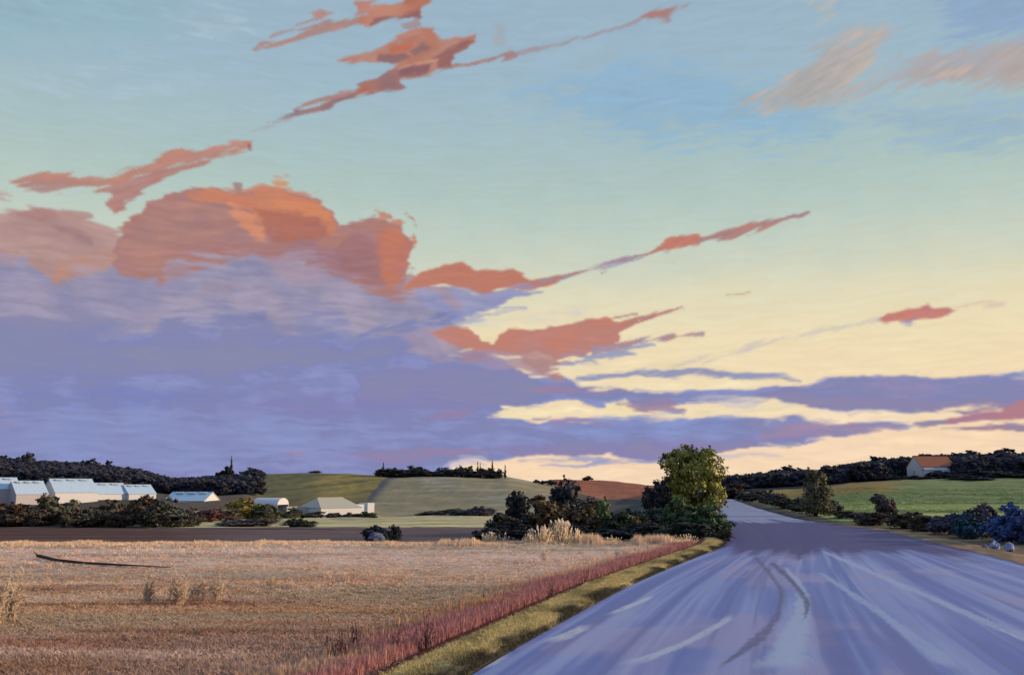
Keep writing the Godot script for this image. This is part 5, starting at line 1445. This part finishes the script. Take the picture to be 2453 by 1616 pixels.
	for s in [["tall_grass_clump", "fan shaped cream grass clump at the left start of the thicket", "grass clump", "tall cream grass clumps at the far edge of the field", -0.95, -37.7, 0.49, 0.7, 78, 0, [222, 198, 160], [236, 216, 190], 1],
		["tall_grass_clump", "small cream grass clump right of the fan shaped one", "grass clump", "tall cream grass clumps at the far edge of the field", -0.26, -38.0, 0.15, 0.56, 51, 0, [222, 198, 160], [236, 216, 190], 2],
		["tall_grass_clump", "cream grass clump on the left shoulder of the tallest one", "grass clump", "tall cream grass clumps at the far edge of the field", 0.72, -37.4, 0.46, 0.59, 57, 0, [222, 198, 160], [236, 216, 190], 3],
		["tall_grass_clump", "bushy cream grass clump left of the tallest plumes", "grass clump", "tall cream grass clumps at the far edge of the field", 1.25, -37.7, 0.73, 0.88, 102, 0, [222, 198, 160], [236, 216, 190], 4],
		["tall_grass_clump", "tallest cream grass clump with white plumes at the field edge", "grass clump", "tall cream grass clumps at the far edge of the field", 2.04, -38.0, 1.0, 0.78, 119, 0, [222, 198, 160], [236, 216, 190], 5],
		["tall_grass_clump", "cream grass clump on the right shoulder of the tallest one", "grass clump", "tall cream grass clumps at the far edge of the field", 2.63, -37.4, 0.66, 0.59, 68, 0, [222, 198, 160], [236, 216, 190], 6],
		["tall_grass_clump", "rounded cream grass clump, first right of the tallest group", "grass clump", "tall cream grass clumps at the far edge of the field", 3.32, -37.7, 0.46, 0.6, 61, 0, [222, 198, 160], [236, 216, 190], 7],
		["tall_grass_clump", "rounded cream grass clump, second right of the tallest group", "grass clump", "tall cream grass clumps at the far edge of the field", 4.21, -38.0, 0.35, 0.71, 61, 0, [222, 198, 160], [236, 216, 190], 8],
		["tall_grass_clump", "low cream grass clump midway to the roadside tree", "grass clump", "tall cream grass clumps at the far edge of the field", 4.96, -37.4, 0.26, 0.52, 40, 0, [222, 198, 160], [236, 216, 190], 9],
		["tall_grass_clump", "thin cream grass spikes left of the last clump", "grass clump", "tall cream grass clumps at the far edge of the field", 5.7, -37.7, 0.39, 0.39, 30, 0, [222, 198, 160], [236, 216, 190], 10],
		["tall_grass_clump", "cream grass spikes nearest the roadside tree foot", "grass clump", "tall cream grass clumps at the far edge of the field", 6.45, -38.0, 0.44, 0.64, 51, 0, [222, 198, 160], [236, 216, 190], 11],
		["tall_grass_clump", "pale grass spikes at the right end by the rosy verge", "grass clump", "tall cream grass clumps at the far edge of the field", 7.18, -37.4, 0.42, 0.76, 57, 0, [222, 198, 160], [236, 216, 190], 12],
		["tall_grass_clump", "four pale seed heads on stalks beside the fan shaped clump", "grass clump", "tall cream grass clumps at the far edge of the field", -0.38, -37.7, 0.59, 0.53, 7, 0, [222, 198, 160], [236, 216, 190], 13],
		["grass_clump", "khaki grass clump standing out against the ploughed field", "grass clump", "low grass clumps along the ploughed field", -10.15, -37.0, 0.25, 0.58, 26, 0, [186, 168, 138], [206, 186, 158], 14],
		["grass_clump", "thin grass spikes at the field edge below the lone glasshouse", "grass clump", "low grass clumps along the ploughed field", -12.91, -37.0, 0.22, 0.52, 16, 0, [186, 168, 138], [206, 186, 158], 15],
		["grass_clump", "low thin grass left of the spikes below the lone glasshouse", "grass clump", "low grass clumps along the ploughed field", -13.43, -37.0, 0.15, 0.69, 16, 0, [186, 168, 138], [206, 186, 158], 16],
		["grass_clump", "few grass stalks left of the blue black shrub", "grass clump", "low grass clumps along the ploughed field", -6.81, -37.0, 0.18, 0.34, 9, 0, [186, 168, 138], [206, 186, 158], 17],
		["grass_clump", "two short grass stalks in the middle of the field edge", "grass clump", "low grass clumps along the ploughed field", -8.09, -37.0, 0.15, 0.24, 6, 0, [186, 168, 138], [206, 186, 158], 18],
		["grass_clump", "short grass stalks at the left of the blue black shrub", "grass clump", "low grass clumps along the ploughed field", -6.04, -37.0, 0.15, 0.45, 12, 0, [186, 168, 138], [206, 186, 158], 19],
		["grass_clump", "low grass fringe under the brown bushes at left", "grass clump", "low grass clumps along the ploughed field", -17.21, -37.0, 0.15, 0.86, 14, 0, [186, 168, 138], [206, 186, 158], 20],
		["grass_clump", "low grass fringe at the far left field edge", "grass clump", "low grass clumps along the ploughed field", -19.19, -37.0, 0.15, 0.69, 12, 0, [186, 168, 138], [206, 186, 158], 21],
		["verge_weed", "single slanting dark weed stalk at the left of the near weeds", "weed", "dark weeds along the rosy verge", -3.06, -14.18, 0.32, 0.11, 2, 1, [84, 62, 66], [74, 50, 54], 22],
		["verge_weed", "upright dark weed stalk left of the dense clump", "weed", "dark weeds along the rosy verge", -2.7, -13.49, 0.48, 0.08, 2, 1, [84, 62, 66], [74, 50, 54], 23],
		["verge_weed", "dense dark mauve weed clump at the bottom of the verge", "weed", "dark weeds along the rosy verge", -2.29, -12.3, 0.53, 0.29, 16, 1, [84, 62, 66], [74, 50, 54], 24],
		["verge_weed", "tall dark weed clump right of the dense one", "weed", "dark weeds along the rosy verge", -2.28, -13.49, 0.5, 0.15, 10, 1, [84, 62, 66], [74, 50, 54], 25],
		["verge_weed", "forked dark weed with thin leaning stalks", "weed", "dark weeds along the rosy verge", -1.62, -12.87, 0.45, 0.26, 12, 1, [84, 62, 66], [74, 50, 54], 26],
		["verge_weed", "bushy dark weed with pale stalks midway up the near verge", "weed", "dark weeds along the rosy verge", -1.23, -13.3, 0.58, 0.27, 14, 1, [84, 62, 66], [74, 50, 54], 27],
		["verge_weed", "low mauve weed between the dense clump and the forked weed", "weed", "dark weeds along the rosy verge", -1.87, -12.3, 0.32, 0.17, 6, 1, [84, 62, 66], [74, 50, 54], 28],
		["verge_weed", "lone thin dark weed stalk before the rosy grass", "weed", "dark weeds along the rosy verge", -0.61, -19.1, 0.37, 0.07, 2, 1, [84, 62, 66], [74, 50, 54], 29],
		["verge_weed", "small dark weed halfway along the verge", "weed", "dark weeds along the rosy verge", 0.79, -19.37, 0.58, 0.16, 6, 1, [84, 62, 66], [74, 50, 54], 30],
		["verge_weed", "small dark weed, farthest along the verge", "weed", "dark weeds along the rosy verge", 1.78, -21.86, 0.47, 0.14, 5, 1, [84, 62, 66], [74, 50, 54], 31],
		["verge_weed", "low twiggy weed left of the halfway weed", "weed", "dark weeds along the rosy verge", 0.42, -18.78, 0.21, 0.23, 5, 1, [84, 62, 66], [74, 50, 54], 32],
		["pale_weed", "largest pale feathery weed in the middle of the dry field", "weed", "pale feathery weeds in the dry field", -6.76, -18.46, 0.64, 0.45, 34, 2, [146, 128, 108], [154, 136, 116], 33],
		["pale_weed", "narrow pale weed left of the largest feathery one", "weed", "pale feathery weeds in the dry field", -7.3, -18.46, 0.64, 0.19, 12, 2, [146, 128, 108], [154, 136, 116], 34],
		["pale_weed", "brownish feathery weed right of the largest one", "weed", "pale feathery weeds in the dry field", -6.52, -19.1, 0.47, 0.34, 18, 2, [146, 128, 108], [154, 136, 116], 35],
		["pale_weed", "tall thin brownish weed, second right of the largest one", "weed", "pale feathery weeds in the dry field", -6.14, -19.1, 0.62, 0.2, 12, 2, [146, 128, 108], [154, 136, 116], 36],
		["pale_weed", "low brownish tuft below the pale grass strip", "weed", "pale feathery weeds in the dry field", -6.26, -21.18, 0.15, 0.39, 8, 2, [146, 128, 108], [154, 136, 116], 37],
		["pale_weed", "narrow khaki weed below the grass clump", "weed", "pale feathery weeds in the dry field", -5.66, -21.52, 0.34, 0.22, 12, 2, [146, 128, 108], [154, 136, 116], 38],
		["pale_weed", "slanting thin grey weed in the pale grass", "weed", "pale feathery weeds in the dry field", -9.53, -22.04, 0.33, 0.27, 8, 2, [146, 128, 108], [154, 136, 116], 39],
		["pale_weed", "tall pale weed at the left edge of the view", "weed", "pale feathery weeds in the dry field", -8.87, -15.8, 0.81, 0.34, 30, 2, [146, 128, 108], [154, 136, 116], 40],
		["pale_weed", "pale feathery weed just inside the left edge", "weed", "pale feathery weeds in the dry field", -8.83, -16.27, 0.89, 0.3, 22, 2, [146, 128, 108], [154, 136, 116], 41],
		["pale_weed", "low straw tuft right of the narrow khaki weed", "weed", "pale feathery weeds in the dry field", -5.18, -21.18, 0.19, 0.39, 10, 2, [146, 128, 108], [154, 136, 116], 42],
		["grey_tuft", "grey tuft below the tallest cream grass", "weed", "grey tufts below the cream grass clumps", 1.01, -28.71, 0.42, 0.29, 12, 2, [168, 148, 134], [176, 158, 146], 43],
		["grey_tuft", "grey tuft, left of the pair near the verge", "weed", "grey tufts below the cream grass clumps", 3.54, -30.33, 0.31, 0.31, 12, 2, [168, 148, 134], [176, 158, 146], 44],
		["grey_tuft", "grey tuft, right of the pair near the verge", "weed", "grey tufts below the cream grass clumps", 3.92, -30.33, 0.28, 0.31, 12, 2, [168, 148, 134], [176, 158, 146], 45],
		["grey_tuft", "small grey tuft close to the rosy grass", "weed", "grey tufts below the cream grass clumps", 4.95, -31.95, 0.26, 0.33, 12, 2, [168, 148, 134], [176, 158, 146], 46]]:
		stalks(s[0], s[1], s[2], s[3], s[4], s[5], s[6], s[7], s[8], s[9], pig(s[10][0], s[10][1], s[10][2]), pig(s[11][0], s[11][1], s[11][2]), s[12])
	for s in [["left of two pale blue stones at the foot of the hedge", 17.86, -33.6, 0.47, 0.4, 0.37, [150, 164, 206], 1, "pale stones beside the road"],
		["right of two pale blue stones at the foot of the hedge", 18.02, -32.9, 0.46, 0.41, 0.37, [150, 164, 206], 2, "pale stones beside the road"],
		["small bluish stone left of the two pale stones", 17.89, -34.4, 0.22, 0.22, 0.18, [110, 112, 150], 3, "pale stones beside the road"],
		["grey blue boulder in front of the blue black shrub", -5.93, -39.6, 0.85, 0.54, 0.68, [92, 98, 120], 4, ""]]:
		stone("boulder", s[0], s[1], s[2], Vector3(s[3], s[4], s[5]), pig(s[6][0], s[6][1], s[6][2]), s[7], s[8])
	var fb: Array = [[-15.55, -29.82, 0.1], [-14.2, -28.41, 0.07], [-13.0, -27.68, 0.05], [-11.8, -27.12, 0.05], [-10.93, -26.85, 0.04], [-9.91, -26.46, 0.03]]
	var branch := thing("fallen_branch", "dark curved dead branch lying in the dry field at left", "branch", on_ground(fb[0][0], fb[0][1]))
	var pts := []
	for p in fb:
		pts.append(on_ground(p[0], p[1], -p[2]) - branch.position)
	var bark: Material = mats["bark"]
	part("limb", stem_mesh(pts, [0.055, 0.05, 0.04, 0.03, 0.018, 0.008], 7), bark, branch)
	part("twig", stem_mesh([pts[1], pts[1] + Vector3(0.35, 0.05, 0.5)], [0.02, 0.006], 5), bark, branch)
	part("twig", stem_mesh([pts[0], pts[0] + Vector3(-0.25, 0.12, -0.2)], [0.03, 0.008], 5), bark, branch)
	scatter_grass()
	print("all ", Time.get_ticks_msec())
